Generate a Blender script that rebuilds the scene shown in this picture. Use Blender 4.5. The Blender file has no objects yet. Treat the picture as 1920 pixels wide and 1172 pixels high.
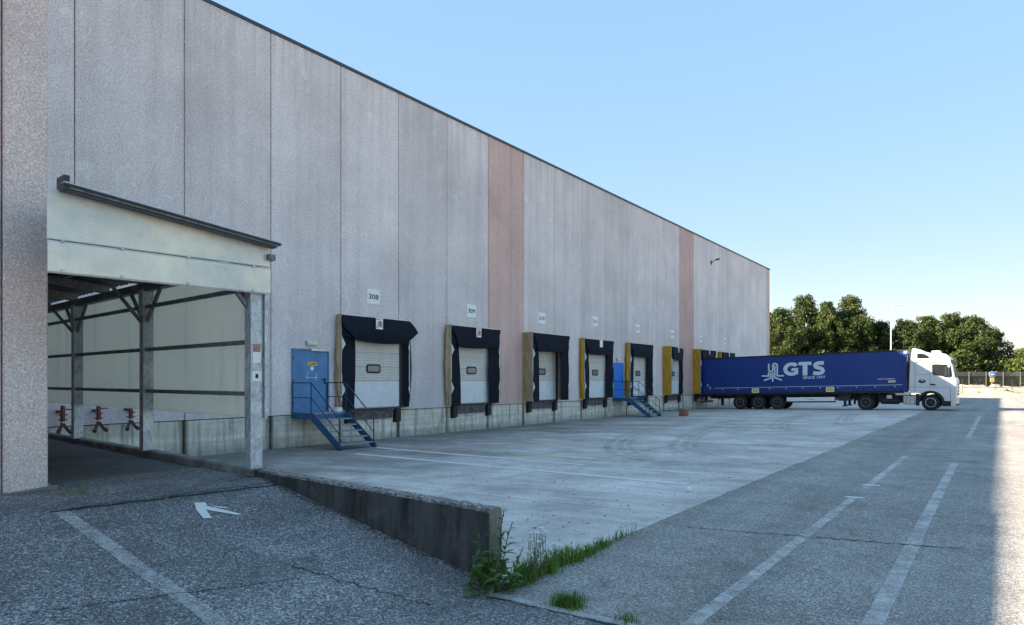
import bpy, bmesh, math, random
from mathutils import Vector, Matrix
R = math.radians
random.seed(7)
S = bpy.context.scene
COL = S.collection

# ------------------------------------------------------------------ camera, sky, sun, exposure
cam = bpy.data.objects.new('camera', bpy.data.cameras.new('camera'))
COL.objects.link(cam)
cam.location = (18.95, 0, 1.95)
cam.rotation_euler = (R(90), 0, math.atan(916 / 1290))
cam.data.sensor_fit = 'HORIZONTAL'
cam.data.sensor_width = 36
cam.data.lens = 1290 / 1920 * 36
cam.data.shift_y = 126 / 1920
cam.data.clip_start = 0.1
cam.data.clip_end = 6000
S.camera = cam

SUND = Vector((1, 0.9, -0.691)).normalized()
ELEV = math.asin(-SUND.z)
AZ = math.atan2(-SUND.x, -SUND.y)
W = bpy.data.worlds.new('World')
S.world = W
W.use_nodes = True
nt = W.node_tree
sky = nt.nodes.new('ShaderNodeTexSky')
sky.sky_type = 'NISHITA'
sky.sun_disc = False
sky.sun_elevation = ELEV
sky.sun_rotation = AZ
sky.air_density = 1.0
sky.dust_density = 0.3
sky.ozone_density = 1.0
gm = nt.nodes.new('ShaderNodeGamma')
gm.inputs[1].default_value = 0.15
hs = nt.nodes.new('ShaderNodeHueSaturation')
hs.inputs['Saturation'].default_value = 4.4
nt.links.new(sky.outputs[0], gm.inputs[0])
nt.links.new(gm.outputs[0], hs.inputs['Color'])
nt.links.new(hs.outputs[0], nt.nodes['Background'].inputs[0])
nt.nodes['Background'].inputs[1].default_value = 0.10
sun = bpy.data.objects.new('sun', bpy.data.lights.new('sun', 'SUN'))
COL.objects.link(sun)
sun.data.energy = 2.6
sun.data.angle = R(0.5)
sun.data.color = (1.0, 0.83, 0.64)
sun.rotation_euler = SUND.to_track_quat('-Z', 'Y').to_euler()
S.view_settings.view_transform = 'Standard'
S.view_settings.look = 'None'
S.view_settings.exposure = 3.05
S.view_settings.gamma = 1
S.view_settings.use_curve_mapping = False
S.render.engine = 'CYCLES'

# ------------------------------------------------------------------ material helpers
class NT:
    def __init__(s, name):
        s.m = bpy.data.materials.new(name)
        s.m.use_nodes = True
        s.t = s.m.node_tree
        s.b = s.t.nodes['Principled BSDF']
        s.pos = s.n('ShaderNodeNewGeometry').outputs['Position']
    def n(s, typ, **k):
        o = s.t.nodes.new(typ)
        for a, v in k.items(): setattr(o, a, v)
        return o
    def l(s, a, b): s.t.links.new(a, b)
    def sc(s, v):
        mp = s.n('ShaderNodeMapping')
        mp.inputs['Scale'].default_value = v
        s.l(s.pos, mp.inputs[0])
        return mp.outputs[0]
    def noise(s, scale, detail=4, rough=.55, vec=None, dist=0):
        o = s.n('ShaderNodeTexNoise')
        o.inputs['Scale'].default_value = scale
        o.inputs['Detail'].default_value = detail
        o.inputs['Roughness'].default_value = rough
        o.inputs['Distortion'].default_value = dist
        s.l(vec or s.pos, o.inputs['Vector'])
        return o.outputs['Fac']
    def vor(s, scale, vec=None, feat='F1', out='Color', rnd=1):
        o = s.n('ShaderNodeTexVoronoi', feature=feat)
        o.inputs['Scale'].default_value = scale
        o.inputs['Randomness'].default_value = rnd
        s.l(vec or s.pos, o.inputs['Vector'])
        return o.outputs[out]
    def ramp(s, fac, stops):
        o = s.n('ShaderNodeValToRGB')
        e = o.color_ramp.elements
        while len(e) < len(stops): e.new(0.5)
        for i, (p, c) in enumerate(stops):
            e[i].position = p
            e[i].color = (c, c, c, 1) if not isinstance(c, (tuple, list)) else (*c, 1)
        s.l(fac, o.inputs[0])
        return o.outputs[0]
    def mix(s, fac, a, b, mode='MIX'):
        o = s.n('ShaderNodeMix', data_type='RGBA', blend_type=mode)
        for sock, v in ((o.inputs[0], fac), (o.inputs[6], a), (o.inputs[7], b)):
            if isinstance(v, (int, float)): sock.default_value = v
            elif isinstance(v, (tuple, list)): sock.default_value = (*v, 1)
            else: s.l(v, sock)
        return o.outputs[2]
    def math(s, op, a, b=0):
        o = s.n('ShaderNodeMath', operation=op)
        for i, v in enumerate((a, b)):
            if isinstance(v, (int, float)): o.inputs[i].default_value = v
            else: s.l(v, o.inputs[i])
        return o.outputs[0]
    def sepxyz(s):
        o = s.n('ShaderNodeSeparateXYZ'); s.l(s.pos, o.inputs[0]); return o.outputs
    def rnd(s): return s.n('ShaderNodeObjectInfo').outputs['Random']
    def bump(s, h, strength=.3, dist=.01):
        o = s.n('ShaderNodeBump')
        o.inputs['Strength'].default_value = strength
        o.inputs['Distance'].default_value = dist
        s.l(h, o.inputs['Height'])
        s.l(o.outputs[0], s.b.inputs['Normal'])
    def done(s, col, rough=.8, metal=0, spec=None):
        if isinstance(col, (tuple, list)): s.b.inputs['Base Color'].default_value = (*col, 1)
        else: s.l(col, s.b.inputs['Base Color'])
        if isinstance(rough, (int, float)): s.b.inputs['Roughness'].default_value = rough
        else: s.l(rough, s.b.inputs['Roughness'])
        s.b.inputs['Metallic'].default_value = metal
        if spec is not None: s.b.inputs['Specular IOR Level'].default_value = spec
        return s.m
    def alpha(s, a):
        s.l(a, s.b.inputs['Alpha'])

def simple(name, col, rough=.6, metal=0, var=.12, scale=6, bump=0):
    t = NT(name)
    f = t.ramp(t.noise(scale, 5, .6), [(.3, 1 - var * 1.5), (.7, 1 + var)])
    c = t.mix(1.0, col, f, 'MULTIPLY')
    if bump: t.bump(t.noise(scale * 6, 3), bump, .01)
    return t.done(c, rough, metal)

def wallmat(name, base, light):
    t = NT(name)
    fine = t.noise(26, 3, .75)
    grit = t.ramp(t.vor(46), [(.1, 0), (.9, 1)])
    c = t.mix(t.ramp(fine, [(.36, 0), (.64, 1)]), tuple(v * .72 for v in base), light)
    c = t.mix(.28, c, t.mix(grit, tuple(v * .55 for v in base), tuple(min(1, v * 1.3) for v in light)))
    st = t.noise(1.0, 5, .62, t.sc((1, 2.3, .07)))
    c = t.mix(1, c, t.ramp(st, [(.25, .86), (.5, 1), (.75, 1.08)]), 'MULTIPLY')
    cl = t.noise(.35, 5, .6)
    c = t.mix(1, c, t.ramp(cl, [(.3, .84), (.7, 1.12)]), 'MULTIPLY')
    blot = t.noise(1.6, 6, .7, t.sc((1, 1, .6)), 1.5)
    c = t.mix(t.ramp(blot, [(.58, 0), (.70, .42)]), c, tuple(min(.9, v * 1.18) for v in light))
    pr = t.ramp(t.rnd(), [(0, .90), (1, 1.05)])
    c = t.mix(1, c, pr, 'MULTIPLY')
    # dark run marks under the coping
    z = t.sepxyz()[2]
    top = t.ramp(t.math('DIVIDE', t.math('SUBTRACT', 13.0, z), 2.5), [(0, 1), (1, 0)])
    run = t.ramp(t.noise(1.0, 3, .6, t.sc((1, 5, .05))), [(.48, 0), (.7, .32)])
    c = t.mix(t.math('MULTIPLY', top, run), c, tuple(v * .45 for v in base))
    t.bump(fine, .35, .012)
    return t.done(c, .95)

M = {}
M['panel'] = wallmat('panel_gravel_grey', (.64, .56, .565), (.86, .775, .785))
M['panel_pink'] = wallmat('panel_gravel_pink', (.56, .37, .335), (.76, .54, .49))
def pierm():
    t = NT('exposed_aggregate_pink')
    n1 = t.noise(48, 3, .7, None, .5)
    c = t.mix(t.ramp(n1, [(.40, 0), (.60, 1)]), (.66, .46, .42), (.95, .89, .86))
    c = t.mix(t.ramp(t.vor(60), [(.2, 0), (.9, .5)]), c, (.48, .35, .32))
    c = t.mix(1, c, t.ramp(t.noise(1.2, 4), [(.3, .85), (.7, 1.1)]), 'MULTIPLY')
    t.bump(n1, .6, .02)
    return t.done(c, .9)
M['pier'] = pierm()

def asphalt(name, dark, light, chips, bright=.5, sc=1.0, bumpd=.5):
    t = NT(name)
    g = t.n('ShaderNodeSeparateColor'); t.l(t.vor(105 * sc), g.inputs[0])
    g2 = t.n('ShaderNodeSeparateColor'); t.l(t.vor(52 * sc), g2.inputs[0])
    base = t.mix(t.noise(2.2, 6, .65), dark, light)
    big = t.noise(.22, 5, .6)
    base = t.mix(1, base, t.ramp(big, [(.3, .74), (.7, 1.22)]), 'MULTIPLY')
    grain = t.noise(48 * sc, 3, .85)
    base = t.mix(1, base, t.ramp(grain, [(.3, .34), (.5, 1), (.72, 1.95)]), 'MULTIPLY')
    patch = t.noise(1.1, 4, .6)
    off = t.math('MULTIPLY', t.math('SUBTRACT', patch, .5), .5)
    chip = t.ramp(t.math('ADD', g.outputs[0], off), [(.72, 0), (.86, bright * .8)])
    c = t.mix(chip, base, chips)
    chip2 = t.ramp(t.math('ADD', g2.outputs[0], off), [(.90, 0), (.95, bright * .7)])
    c = t.mix(chip2, c, chips)
    dk = t.ramp(g.outputs[1], [(.0, .5), (.35, 1), (1, 1.1)])
    c = t.mix(1, c, dk, 'MULTIPLY')
    wr = t.noise(1, 4, .6, t.sc((1.3, .06, 1)))
    c = t.mix(1, c, t.ramp(wr, [(.3, .84), (.7, 1.16)]), 'MULTIPLY')
    stain = t.noise(.55, 6, .72, None, 1.2)
    c = t.mix(t.ramp(stain, [(.60, 0), (.74, .5)]), c, tuple(v * .4 for v in dark))
    t.bump(t.math('ADD', grain, t.vor(105 * sc, None, 'F1', 'Distance')), bumpd, .008)
    return t.done(c, .9, 0, .25)
M['road'] = asphalt('road_asphalt', (.20, .192, .182), (.31, .298, .282), (.64, .62, .58), .9)
M['ramp'] = asphalt('ramp_asphalt', (.105, .106, .11), (.185, .186, .19), (.60, .60, .60), .75, .9, .8)
M['floor'] = asphalt('passage_asphalt', (.13, .133, .137), (.17, .173, .177), (.16, .16, .16), .3, 1.3, .2)

def concrete_yard():
    t = NT('yard_concrete')
    P = t.sepxyz()
    base = t.mix(t.ramp(t.noise(.55, 7, .7), [(.36, 0), (.66, 1)]), (.43, .40, .375), (.75, .70, .65))
    # brushed / rain streaks running to the building
    br = t.noise(1, 6, .65, t.sc((.25, 3.2, 1)))
    base = t.mix(1, base, t.ramp(br, [(.3, .84), (.7, 1.1)]), 'MULTIPLY')
    fine = t.noise(22, 4, .7)
    base = t.mix(1, base, t.ramp(fine, [(.3, .84), (.7, 1.12)]), 'MULTIPLY')
    # grime carried by drained water near the dock wall
    nz = t.noise(.5, 5, .65, t.sc((.5, 1, 1)), .8)
    dx = t.math('ADD', t.math('DIVIDE', t.math('ADD', P[0], t.math('MULTIPLY', t.math('SUBTRACT', P[1], 14), .10)), 8.5), t.math('MULTIPLY', t.math('SUBTRACT', nz, .5), 1.7))
    wet = t.ramp(dx, [(.10, .9), (.45, .62), (1.05, 0)])
    base = t.mix(wet, base, (.135, .135, .13))
    # pits
    v = t.n('ShaderNodeSeparateColor'); t.l(t.vor(9), v.inputs[0])
    vd = t.vor(9, None, 'F1', 'Distance')
    pit = t.math('MULTIPLY', t.ramp(v.outputs[0], [(.72, 0), (.75, 1)]), t.ramp(vd, [(.12, .75), (.3, 0)]))
    base = t.mix(pit, base, (.10, .095, .09))
    pr = t.ramp(t.rnd(), [(0, .93), (1, 1.06)])
    base = t.mix(1, base, pr, 'MULTIPLY')
    t.bump(fine, .15, .01)
    return t.done(base, .85, 0, .3)
M['yard'] = concrete_yard()

def plinthm():
    t = NT('board_marked_concrete')
    P = t.sepxyz()
    base = t.mix(t.noise(1.1, 7, .7), (.60, .565, .49), (.84, .80, .71))
    bd = t.noise(1, 3, .5, t.sc((1, .25, 7)))
    base = t.mix(1, base, t.ramp(bd, [(.35, .82), (.65, 1.1)]), 'MULTIPLY')
    stk = t.noise(1, 5, .7, t.sc((1, 4.5, .35)))
    base = t.mix(t.ramp(stk, [(.48, 0), (.68, .8)]), base, (.13, .125, .11))
    u = t.math('FRACT', t.math('DIVIDE', t.math('SUBTRACT', P[1], 2.03), 2.85))
    d = t.math('MULTIPLY', t.math('MINIMUM', u, t.math('SUBTRACT', 1, u)), 2.85)
    jn = t.math('MULTIPLY', t.ramp(d, [(.05, .95), (.16, 0)]), t.ramp(t.noise(.9, 4, .7, t.sc((1, 1, .5))), [(.35, .25), (.55, 1)]))
    base = t.mix(jn, base, (.075, .072, .065))
    blot = t.noise(1.5, 6, .75, None, 1.4)
    base = t.mix(t.ramp(blot, [(.54, 0), (.68, .55)]), base, (.24, .225, .19))
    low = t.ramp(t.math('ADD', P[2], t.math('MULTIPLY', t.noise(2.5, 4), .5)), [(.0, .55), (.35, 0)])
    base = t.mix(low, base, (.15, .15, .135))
    yel = t.noise(.6, 4, .6)
    base = t.mix(t.ramp(yel, [(.5, 0), (.7, .35)]), base, (.44, .37, .25))
    t.bump(bd, .3, .02)
    return t.done(base, .92)
M['plinth'] = plinthm()
def rwall():
    t = NT('weathered_dark_concrete')
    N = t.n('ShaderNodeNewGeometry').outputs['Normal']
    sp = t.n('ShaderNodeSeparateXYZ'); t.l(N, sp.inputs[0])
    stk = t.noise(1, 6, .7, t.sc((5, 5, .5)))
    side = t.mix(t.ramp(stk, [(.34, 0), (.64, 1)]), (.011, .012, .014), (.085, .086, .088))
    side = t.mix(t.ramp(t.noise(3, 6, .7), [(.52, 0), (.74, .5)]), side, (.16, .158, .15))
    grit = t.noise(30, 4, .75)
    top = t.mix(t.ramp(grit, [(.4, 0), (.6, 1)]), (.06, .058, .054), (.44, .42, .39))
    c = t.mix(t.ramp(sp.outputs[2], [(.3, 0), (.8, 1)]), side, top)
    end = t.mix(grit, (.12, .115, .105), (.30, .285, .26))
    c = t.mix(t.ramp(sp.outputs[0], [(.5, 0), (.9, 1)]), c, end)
    t.bump(grit, .7, .02)
    return t.done(c, .95)
M['rwall'] = rwall()
M['kerb'] = simple('kerb_concrete', (.24, .235, .22), .9, 0, .3, 3, .3)
def galv(name, base, rough=.45):
    t = NT(name)
    c = t.mix(t.ramp(t.noise(11, 5, .75, t.sc((1, 1, .55)), 1.6), [(.36, 0), (.64, 1)]), tuple(v * .68 for v in base), tuple(min(1, v * 1.35) for v in base))
    c = t.mix(t.ramp(t.noise(3, 5, .7), [(.5, 0), (.7, .6)]), c, tuple(min(.85, v * 1.9) for v in base))
    return t.done(c, rough, .3)
M['galv'] = galv('galvanised_steel', (.42, .46, .50))
M['galv_dark'] = galv('galvanised_steel_dull', (.16, .175, .19), .6)
def fascia():
    t = NT('fascia_sheet_metal')
    P = t.sepxyz()
    yel = t.ramp(t.math('ADD', P[2], t.math('MULTIPLY', t.noise(.9, 4), .5)), [(.0, 0), (1, 1)])
    c = t.mix(t.ramp(t.noise(1.2, 5, .65), [(.35, 0), (.65, 1)]), (.52, .565, .56), (.82, .78, .65))
    edge = t.ramp(t.math('ABSOLUTE', t.math('SUBTRACT', P[2], 3.485)), [(.0, .65), (.035, 0)])  # highlight along the folded lip, painted into the colour
    c = t.mix(t.math('MULTIPLY', edge, t.noise(4, 4)), c, (.92, .92, .90))
    t.bump(t.noise(1.4, 3, .6), .5, .06)
    dash = t.noise(1, 3, .6, t.sc((1, 6, 26)))
    c = t.mix(t.ramp(dash, [(.64, 0), (.74, .4)]), c, (.30, .32, .32))
    c = t.mix(t.ramp(t.noise(22, 3), [(.55, 0), (.75, .25)]), c, (.8, .82, .78))
    return t.done(c, .42, .25)
M['fascia'] = fascia()
def sheet():
    t = NT('grey_green_translucent_sheet')
    c = t.mix(t.noise(.7, 4, .6), (.52, .505, .50), (.62, .595, .57))
    c = t.mix(t.ramp(t.noise(1, 4, .6, t.sc((3, 3, .3))), [(.55, 0), (.8, .3)]), c, (.18, .19, .18))
    t.done(c, .55)
    tr = t.n('ShaderNodeBsdfTranslucent'); t.l(t.mix(1, c, (1.9, 1.9, 1.75), 'MULTIPLY'), tr.inputs[0])
    mx = t.n('ShaderNodeMixShader'); mx.inputs[0].default_value = .6
    t.l(t.b.outputs[0], mx.inputs[1]); t.l(tr.outputs[0], mx.inputs[2])
    t.l(mx.outputs[0], t.t.nodes['Material Output'].inputs[0])
    return t.m
M['sheet'] = sheet()
M['roofdark'] = simple('roof_sheet_dark', (.035, .04, .048), .45, .3, .2, 5)
M['rooftop'] = simple('roof_sheet_pale_edge', (.45, .5, .58), .5, .2, .1, 5)
M['coping'] = simple('coping_metal', (.05, .075, .10), .45, .4, .15, 2)
M['backing'] = simple('joint_dark', (.03, .03, .032), .9)
M['endwall'] = simple('end_wall_render', (.22, .16, .15), .95, 0, .2, 4)
def cloth(name, col, hi):
    t = NT(name)
    c = t.mix(t.noise(2.2, 5, .65), tuple(v * .7 for v in col), hi)
    c = t.mix(t.ramp(t.noise(1, 4, .6, t.sc((3, 3, .5))), [(.5, 0), (.75, .4)]), c, tuple(v * .5 for v in col))
    t.bump(t.noise(40, 2), .15, .005)
    return t.done(c, .8, 0, .15)
M['black_flap'] = cloth('black_rubber_flap', (.006, .010, .019), (.011, .018, .031))
M['tan'] = cloth('faded_tan_tarpaulin', (.38, .265, .14), (.54, .41, .25))
M['ochre'] = cloth('ochre_tarpaulin', (.47, .26, .022), (.58, .335, .045))
M['tab'] = simple('pale_tab', (.62, .60, .54), .6)
M['alu'] = simple('aluminium_trim', (.50, .54, .57), .4, .5)
M['door_up'] = simple('door_section_beige', (.58, .56, .52), .5, 0, .06, 3)
M['door_low'] = simple('door_section_white', (.66, .70, .73), .5, 0, .08, 3)
M['rubber'] = simple('black_rubber', (.018, .018, .02), .7, 0, .3, 20)
M['dark_steel'] = simple('dark_steel', (.045, .048, .055), .55, .4, .3, 8)
M['lev'] = simple('leveller_steel', (.10, .10, .11), .6, .3, .45, 5)
M['glass'] = simple('dark_window_glass', (.012, .015, .02), .12, 0, .2, 3)
M['pane'] = simple('door_window_pane', (.20, .20, .215), .15, 0, .15, 3)
M['blue_door'] = simple('blue_door_paint', (.06, .20, .42), .45, 0, .16, 3)
M['blue_bright'] = simple('bright_blue_door_paint', (.012, .17, .62), .4, 0, .1, 3)
M['blue_steel'] = simple('blue_stair_paint', (.022, .10, .22), .45, 0, .2, 6)
M['rail'] = simple('dark_blue_rail_paint', (.018, .035, .075), .45, 0, .2, 6)
M['tread'] = simple('stair_tread_grating', (.28, .32, .38), .5, .3, .3, 20)
M['white'] = simple('sign_white', (.80, .82, .83), .5, 0, .04, 6)
M['black'] = simple('print_black', (.02, .02, .022), .6)
M['print_red'] = simple('print_red_grey', (.42, .22, .18), .6, 0, .4, 40)
M['yellow'] = simple('sign_yellow', (.70, .50, .08), .5, 0, .15, 30)
M['red'] = simple('red_valve_paint', (.20, .05, .045), .5, 0, .3, 12)
M['brown_red'] = simple('brown_red_valve_paint', (.075, .035, .033), .6, 0, .3, 12)
M['terracotta'] = simple('terracotta_block', (.30, .12, .075), .9, 0, .25, 8)
M['lampglass'] = simple('lamp_diffuser', (.66, .68, .62), .4)
def trailerm(name, col):
    t = NT(name)
    c = t.mix(t.noise(1.0, 4, .6, t.sc((1.4, 1, .5))), tuple(v * .82 for v in col), tuple(v * 1.2 for v in col))
    w = t.noise(1, 2, .5, t.sc((1.1, 1, .12)))
    t.bump(w, .5, .05)
    return t.done(c, .42)
M['curtain'] = trailerm('trailer_curtain_blue', (.002, .032, .20))
M['curtain_low'] = trailerm('trailer_curtain_hem', (.003, .03, .17))
M['logo'] = simple('logo_pale', (.62, .68, .76), .5, 0, .05, 5)
M['cabwhite'] = simple('cab_white_paint', (.60, .63, .66), .25, 0, .03, 2)
M['tyre'] = simple('tyre_rubber', (.014, .014, .016), .8, 0, .3, 30)
M['rim'] = simple('steel_rim', (.19, .20, .22), .45, .4, .3, 10)
M['rim_bright'] = simple('alloy_rim', (.60, .62, .65), .35, .5, .15, 10)
M['chassis'] = simple('chassis_black', (.014, .015, .018), .6, .2, .3, 8)
M['tank'] = simple('aluminium_tank', (.50, .51, .53), .35, .7, .2, 10)
M['cream'] = simple('cream_side_plate', (.60, .58, .50), .5, 0, .15, 4)
M['groove'] = simple('panel_gap', (.10, .13, .19), .7)
M['emblem'] = simple('emblem_green', (.03, .05, .035), .5, 0, .5, 30)
M['lamp_post'] = simple('lamp_post_grey', (.60, .62, .64), .4, .2)
M['fence'] = simple('fence_grey', (.11, .115, .12), .6, .2, .15, 3)
M['fence_dark'] = simple('fence_dark', (.03, .034, .034), .7, .1, .2, 3)
M['sign_blue'] = simple('sign_blue', (.02, .16, .55), .4)
M['bark'] = simple('bark', (.09, .07, .05), .95, 0, .3, 6)
def leafm(name, c0, c1, scale=.35):
    t = NT(name)
    c = t.mix(t.ramp(t.noise(scale, 3, .6), [(.35, 0), (.65, 1)]), c0, c1)
    c = t.mix(1, c, t.ramp(t.noise(scale * 12, 2), [(.3, .75), (.7, 1.2)]), 'MULTIPLY')
    c = t.mix(1, c, t.ramp(t.rnd(), [(0, (.78, .84, .8)), (.5, (1, 1, 1)), (1, (1.28, 1.18, .95))]), 'MULTIPLY')
    t.done(c, .6, 0, .25)
    tr = t.n('ShaderNodeBsdfTranslucent'); t.l(t.mix(1, c, (1.3, 1.3, .5), 'MULTIPLY'), tr.inputs[0])
    mx = t.n('ShaderNodeMixShader'); mx.inputs[0].default_value = .22
    t.l(t.b.outputs[0], mx.inputs[1]); t.l(tr.outputs[0], mx.inputs[2])
    t.l(mx.outputs[0], t.t.nodes['Material Output'].inputs[0])
    return t.m
M['leaf'] = leafm('tree_leaves', (.034, .058, .018), (.070, .098, .028))
M['leaf_far'] = leafm('tree_leaves_light', (.07, .11, .03), (.11, .16, .05))
M['weed'] = leafm('weed_leaves', (.075, .14, .045), (.12, .20, .06), 6)
M['weed_pale'] = leafm('weed_grey_green', (.16, .19, .11), (.24, .26, .16), 6)
M['grass'] = leafm('grass_blades', (.085, .16, .028), (.15, .25, .055), 3)
M['flower'] = simple('white_flowers', (.72, .72, .68), .7)
def earthm():
    t = NT('dry_earth')
    c = t.mix(t.noise(.7, 6, .7), (.30, .25, .18), (.60, .53, .41))
    c = t.mix(t.ramp(t.noise(1.3, 5, .7), [(.56, 0), (.66, .8)]), c, (.12, .14, .05))
    t.bump(t.noise(3, 5, .7), .8, .2)
    return t.done(c, .95)
M['earth'] = earthm()
M['ground'] = simple('far_ground', (.30, .27, .20), .95, 0, .4, .2)
def paint(name, col, lo, hi, sc=7, amax=.9):
    t = NT(name)
    c = t.mix(t.noise(14, 4), tuple(v * .8 for v in col), col)
    f = t.math('ADD', t.math('MULTIPLY', t.noise(sc, 6, .75), .65), t.math('MULTIPLY', t.noise(60, 2, .6), .35))
    t.alpha(t.ramp(f, [(lo, amax), (hi, 0)]))
    return t.done(c, .75, 0, .3)
M['line_good'] = paint('line_paint_white', (.92, .92, .90), .66, .82)
M['line_worn'] = paint('line_paint_worn', (.72, .72, .70), .36, .62, 6, .78)
M['line_road'] = paint('line_paint_road', (.78, .78, .76), .40, .62, 3.5, .78)
M['line_faint'] = paint('line_paint_faint', (.80, .80, .78), .46, .62, 1.5, .7)
M['line_yellow'] = paint('line_paint_yellow_faint', (.74, .62, .36), .47, .63, 1.5, .85)
M['tyremark'] = paint('tyre_mark_rubber', (.10, .10, .10), .34, .60, .9, .26)
M['crack'] = paint('crack_dark', (.02, .02, .02), .50, .68, 5, .9)

# ------------------------------------------------------------------ mesh helpers
class MB:
    def __init__(s): s.v = []; s.f = []
    def add(s, vs, fs):
        o = len(s.v); s.v += [tuple(p) for p in vs]; s.f += [tuple(i + o for i in q) for q in fs]; return s
    def box(s, x0, x1, y0, y1, z0, z1):
        return s.hexa([(x0, y0, z0), (x1, y0, z0), (x1, y1, z0), (x0, y1, z0), (x0, y0, z1), (x1, y0, z1), (x1, y1, z1), (x0, y1, z1)])
    def hexa(s, p):
        return s.add(p, [(0, 3, 2, 1), (4, 5, 6, 7), (0, 1, 5, 4), (1, 2, 6, 5), (2, 3, 7, 6), (3, 0, 4, 7)])
    def prism(s, poly, axis, a0, a1):
        n = len(poly)
        def P(u, w, a):
            return {'x': (a, u, w), 'y': (u, a, w), 'z': (u, w, a)}[axis]
        vs = [P(u, w, a0) for u, w in poly] + [P(u, w, a1) for u, w in poly]
        fs = [tuple(range(n)), tuple(range(2 * n - 1, n - 1, -1))]
        fs += [(i, (i + 1) % n, (i + 1) % n + n, i + n) for i in range(n)]
        return s.add(vs, fs)
    def tube(s, p0, p1, r, n=8, r1=None):
        p0, p1 = Vector(p0), Vector(p1); d = (p1 - p0).normalized()
        a = d.orthogonal().normalized(); b = d.cross(a)
        r1 = r if r1 is None else r1
        vs = []
        for p, q in ((p0, r), (p1, r1)):
            vs += [p + (a * math.cos(t) + b * math.sin(t)) * q for t in [2 * math.pi * i / n for i in range(n)]]
        fs = [(i, (i + 1) % n, (i + 1) % n + n, i + n) for i in range(n)] + [tuple(range(n - 1, -1, -1)), tuple(range(n, 2 * n))]
        return s.add(vs, fs)
    def path(s, pts, r, n=8):
        for a, b in zip(pts, pts[1:]): s.tube(a, b, r, n)
        return s
    def bar(s, p0, p1, w, h):
        p0, p1 = Vector(p0), Vector(p1); d = (p1 - p0).normalized()
        up = Vector((0, 0, 1)) if abs(d.z) < .95 else Vector((1, 0, 0))
        a = d.cross(up).normalized(); b = a.cross(d).normalized()
        vs = []
        for p in (p0, p1):
            vs += [p - a * w / 2 - b * h / 2, p + a * w / 2 - b * h / 2, p + a * w / 2 + b * h / 2, p - a * w / 2 + b * h / 2]
        return s.add(vs, [(0, 1, 2, 3), (7, 6, 5, 4), (0, 4, 5, 1), (1, 5, 6, 2), (2, 6, 7, 3), (3, 7, 4, 0)])
    def lathe(s, prof, c, axis='y', n=24):
        vs = []; m = len(prof)
        for i in range(n):
            t = 2 * math.pi * i / n
            for r, h in prof:
                u, w = r * math.cos(t), r * math.sin(t)
                vs.append({'y': (c[0] + u, c[1] + h, c[2] + w), 'z': (c[0] + u, c[1] + w, c[2] + h), 'x': (c[0] + h, c[1] + u, c[2] + w)}[axis])
        fs = []
        for i in range(n):
            j = (i + 1) % n
            for k in range(m - 1): fs.append((i * m + k, i * m + k + 1, j * m + k + 1, j * m + k))
        fs += [tuple(i * m for i in range(n)), tuple(i * m + m - 1 for i in range(n - 1, -1, -1))]
        return s.add(vs, fs)
    def grid(s, nu, nv, fn):
        vs = [fn(i / nu, j / nv) for j in range(nv + 1) for i in range(nu + 1)]
        fs = [(j * (nu + 1) + i, j * (nu + 1) + i + 1, (j + 1) * (nu + 1) + i + 1, (j + 1) * (nu + 1) + i) for j in range(nv) for i in range(nu)]
        return s.add(vs, fs)
    def ribbon(s, pts, w, z):
        vs = []
        for i, p in enumerate(pts):
            a = Vector(pts[max(0, i - 1)][:2]); b = Vector(pts[min(len(pts) - 1, i + 1)][:2])
            d = (b - a).normalized(); nrm = Vector((-d.y, d.x))
            ww = w(i) if callable(w) else w
            zz = z(p[0], p[1]) if callable(z) else z
            q0 = Vector(p[:2]) + nrm * ww / 2; q1 = Vector(p[:2]) - nrm * ww / 2
            vs += [(q0.x, q0.y, z(q0.x, q0.y) if callable(z) else z), (q1.x, q1.y, z(q1.x, q1.y) if callable(z) else z)]
        return s.add(vs, [(2 * i, 2 * i + 1, 2 * i + 3, 2 * i + 2) for i in range(len(pts) - 1)])
    def mesh(s, name, mat, off=(0, 0, 0), smooth=False, bevel=0, seg=1):
        me = bpy.data.meshes.new(name)
        me.from_pydata([(x - off[0], y - off[1], z - off[2]) for x, y, z in s.v], [], s.f)
        bm = bmesh.new(); bm.from_mesh(me)
        bmesh.ops.recalc_face_normals(bm, faces=bm.faces)
        if bevel:
            es = [e for e in bm.edges if len(e.link_faces) == 2 and e.calc_face_angle(0) > .6]
            bmesh.ops.bevel(bm, geom=es, offset=bevel, segments=seg, affect='EDGES', profile=.5)
        bm.to_mesh(me); bm.free()
        me.materials.append(mat)
        if smooth:
            me.shade_smooth()
        return me
    def build(s, name, mat, parent=None, smooth=False, bevel=0, seg=1):
        off = parent_origin(parent)
        o = bpy.data.objects.new(name, s.mesh(name, mat, off, smooth, bevel, seg))
        COL.objects.link(o); o.parent = parent
        return o

def parent_origin(p):
    v = Vector((0, 0, 0))
    while p is not None:
        v += Vector(p.location); p = p.parent
    return v

def tag(o, label=None, cat=None, group=None, kind=None):
    if label: o['label'] = label
    if cat: o['category'] = cat
    if group: o['group'] = group
    if kind: o['kind'] = kind
    return o

def empty(name, loc, label, cat, group=None):
    o = bpy.data.objects.new(name, None); COL.objects.link(o)
    o.location = loc; o.empty_display_size = .2
    return tag(o, label, cat, group)

def kids(o): return [c for c in COL.objects if c.parent == o]
def dup(o, loc=None, parent=None):
    ch = kids(o)
    c = o.copy(); COL.objects.link(c); c.parent = parent
    if loc is not None: c.location = loc
    for k in ch: dup(k, None, c)
    return c

def struct(mb, name, mat, smooth=False, parent=None):
    o = mb.build(name, mat, parent, smooth)
    if parent is None: o['kind'] = 'structure'
    return o

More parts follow.
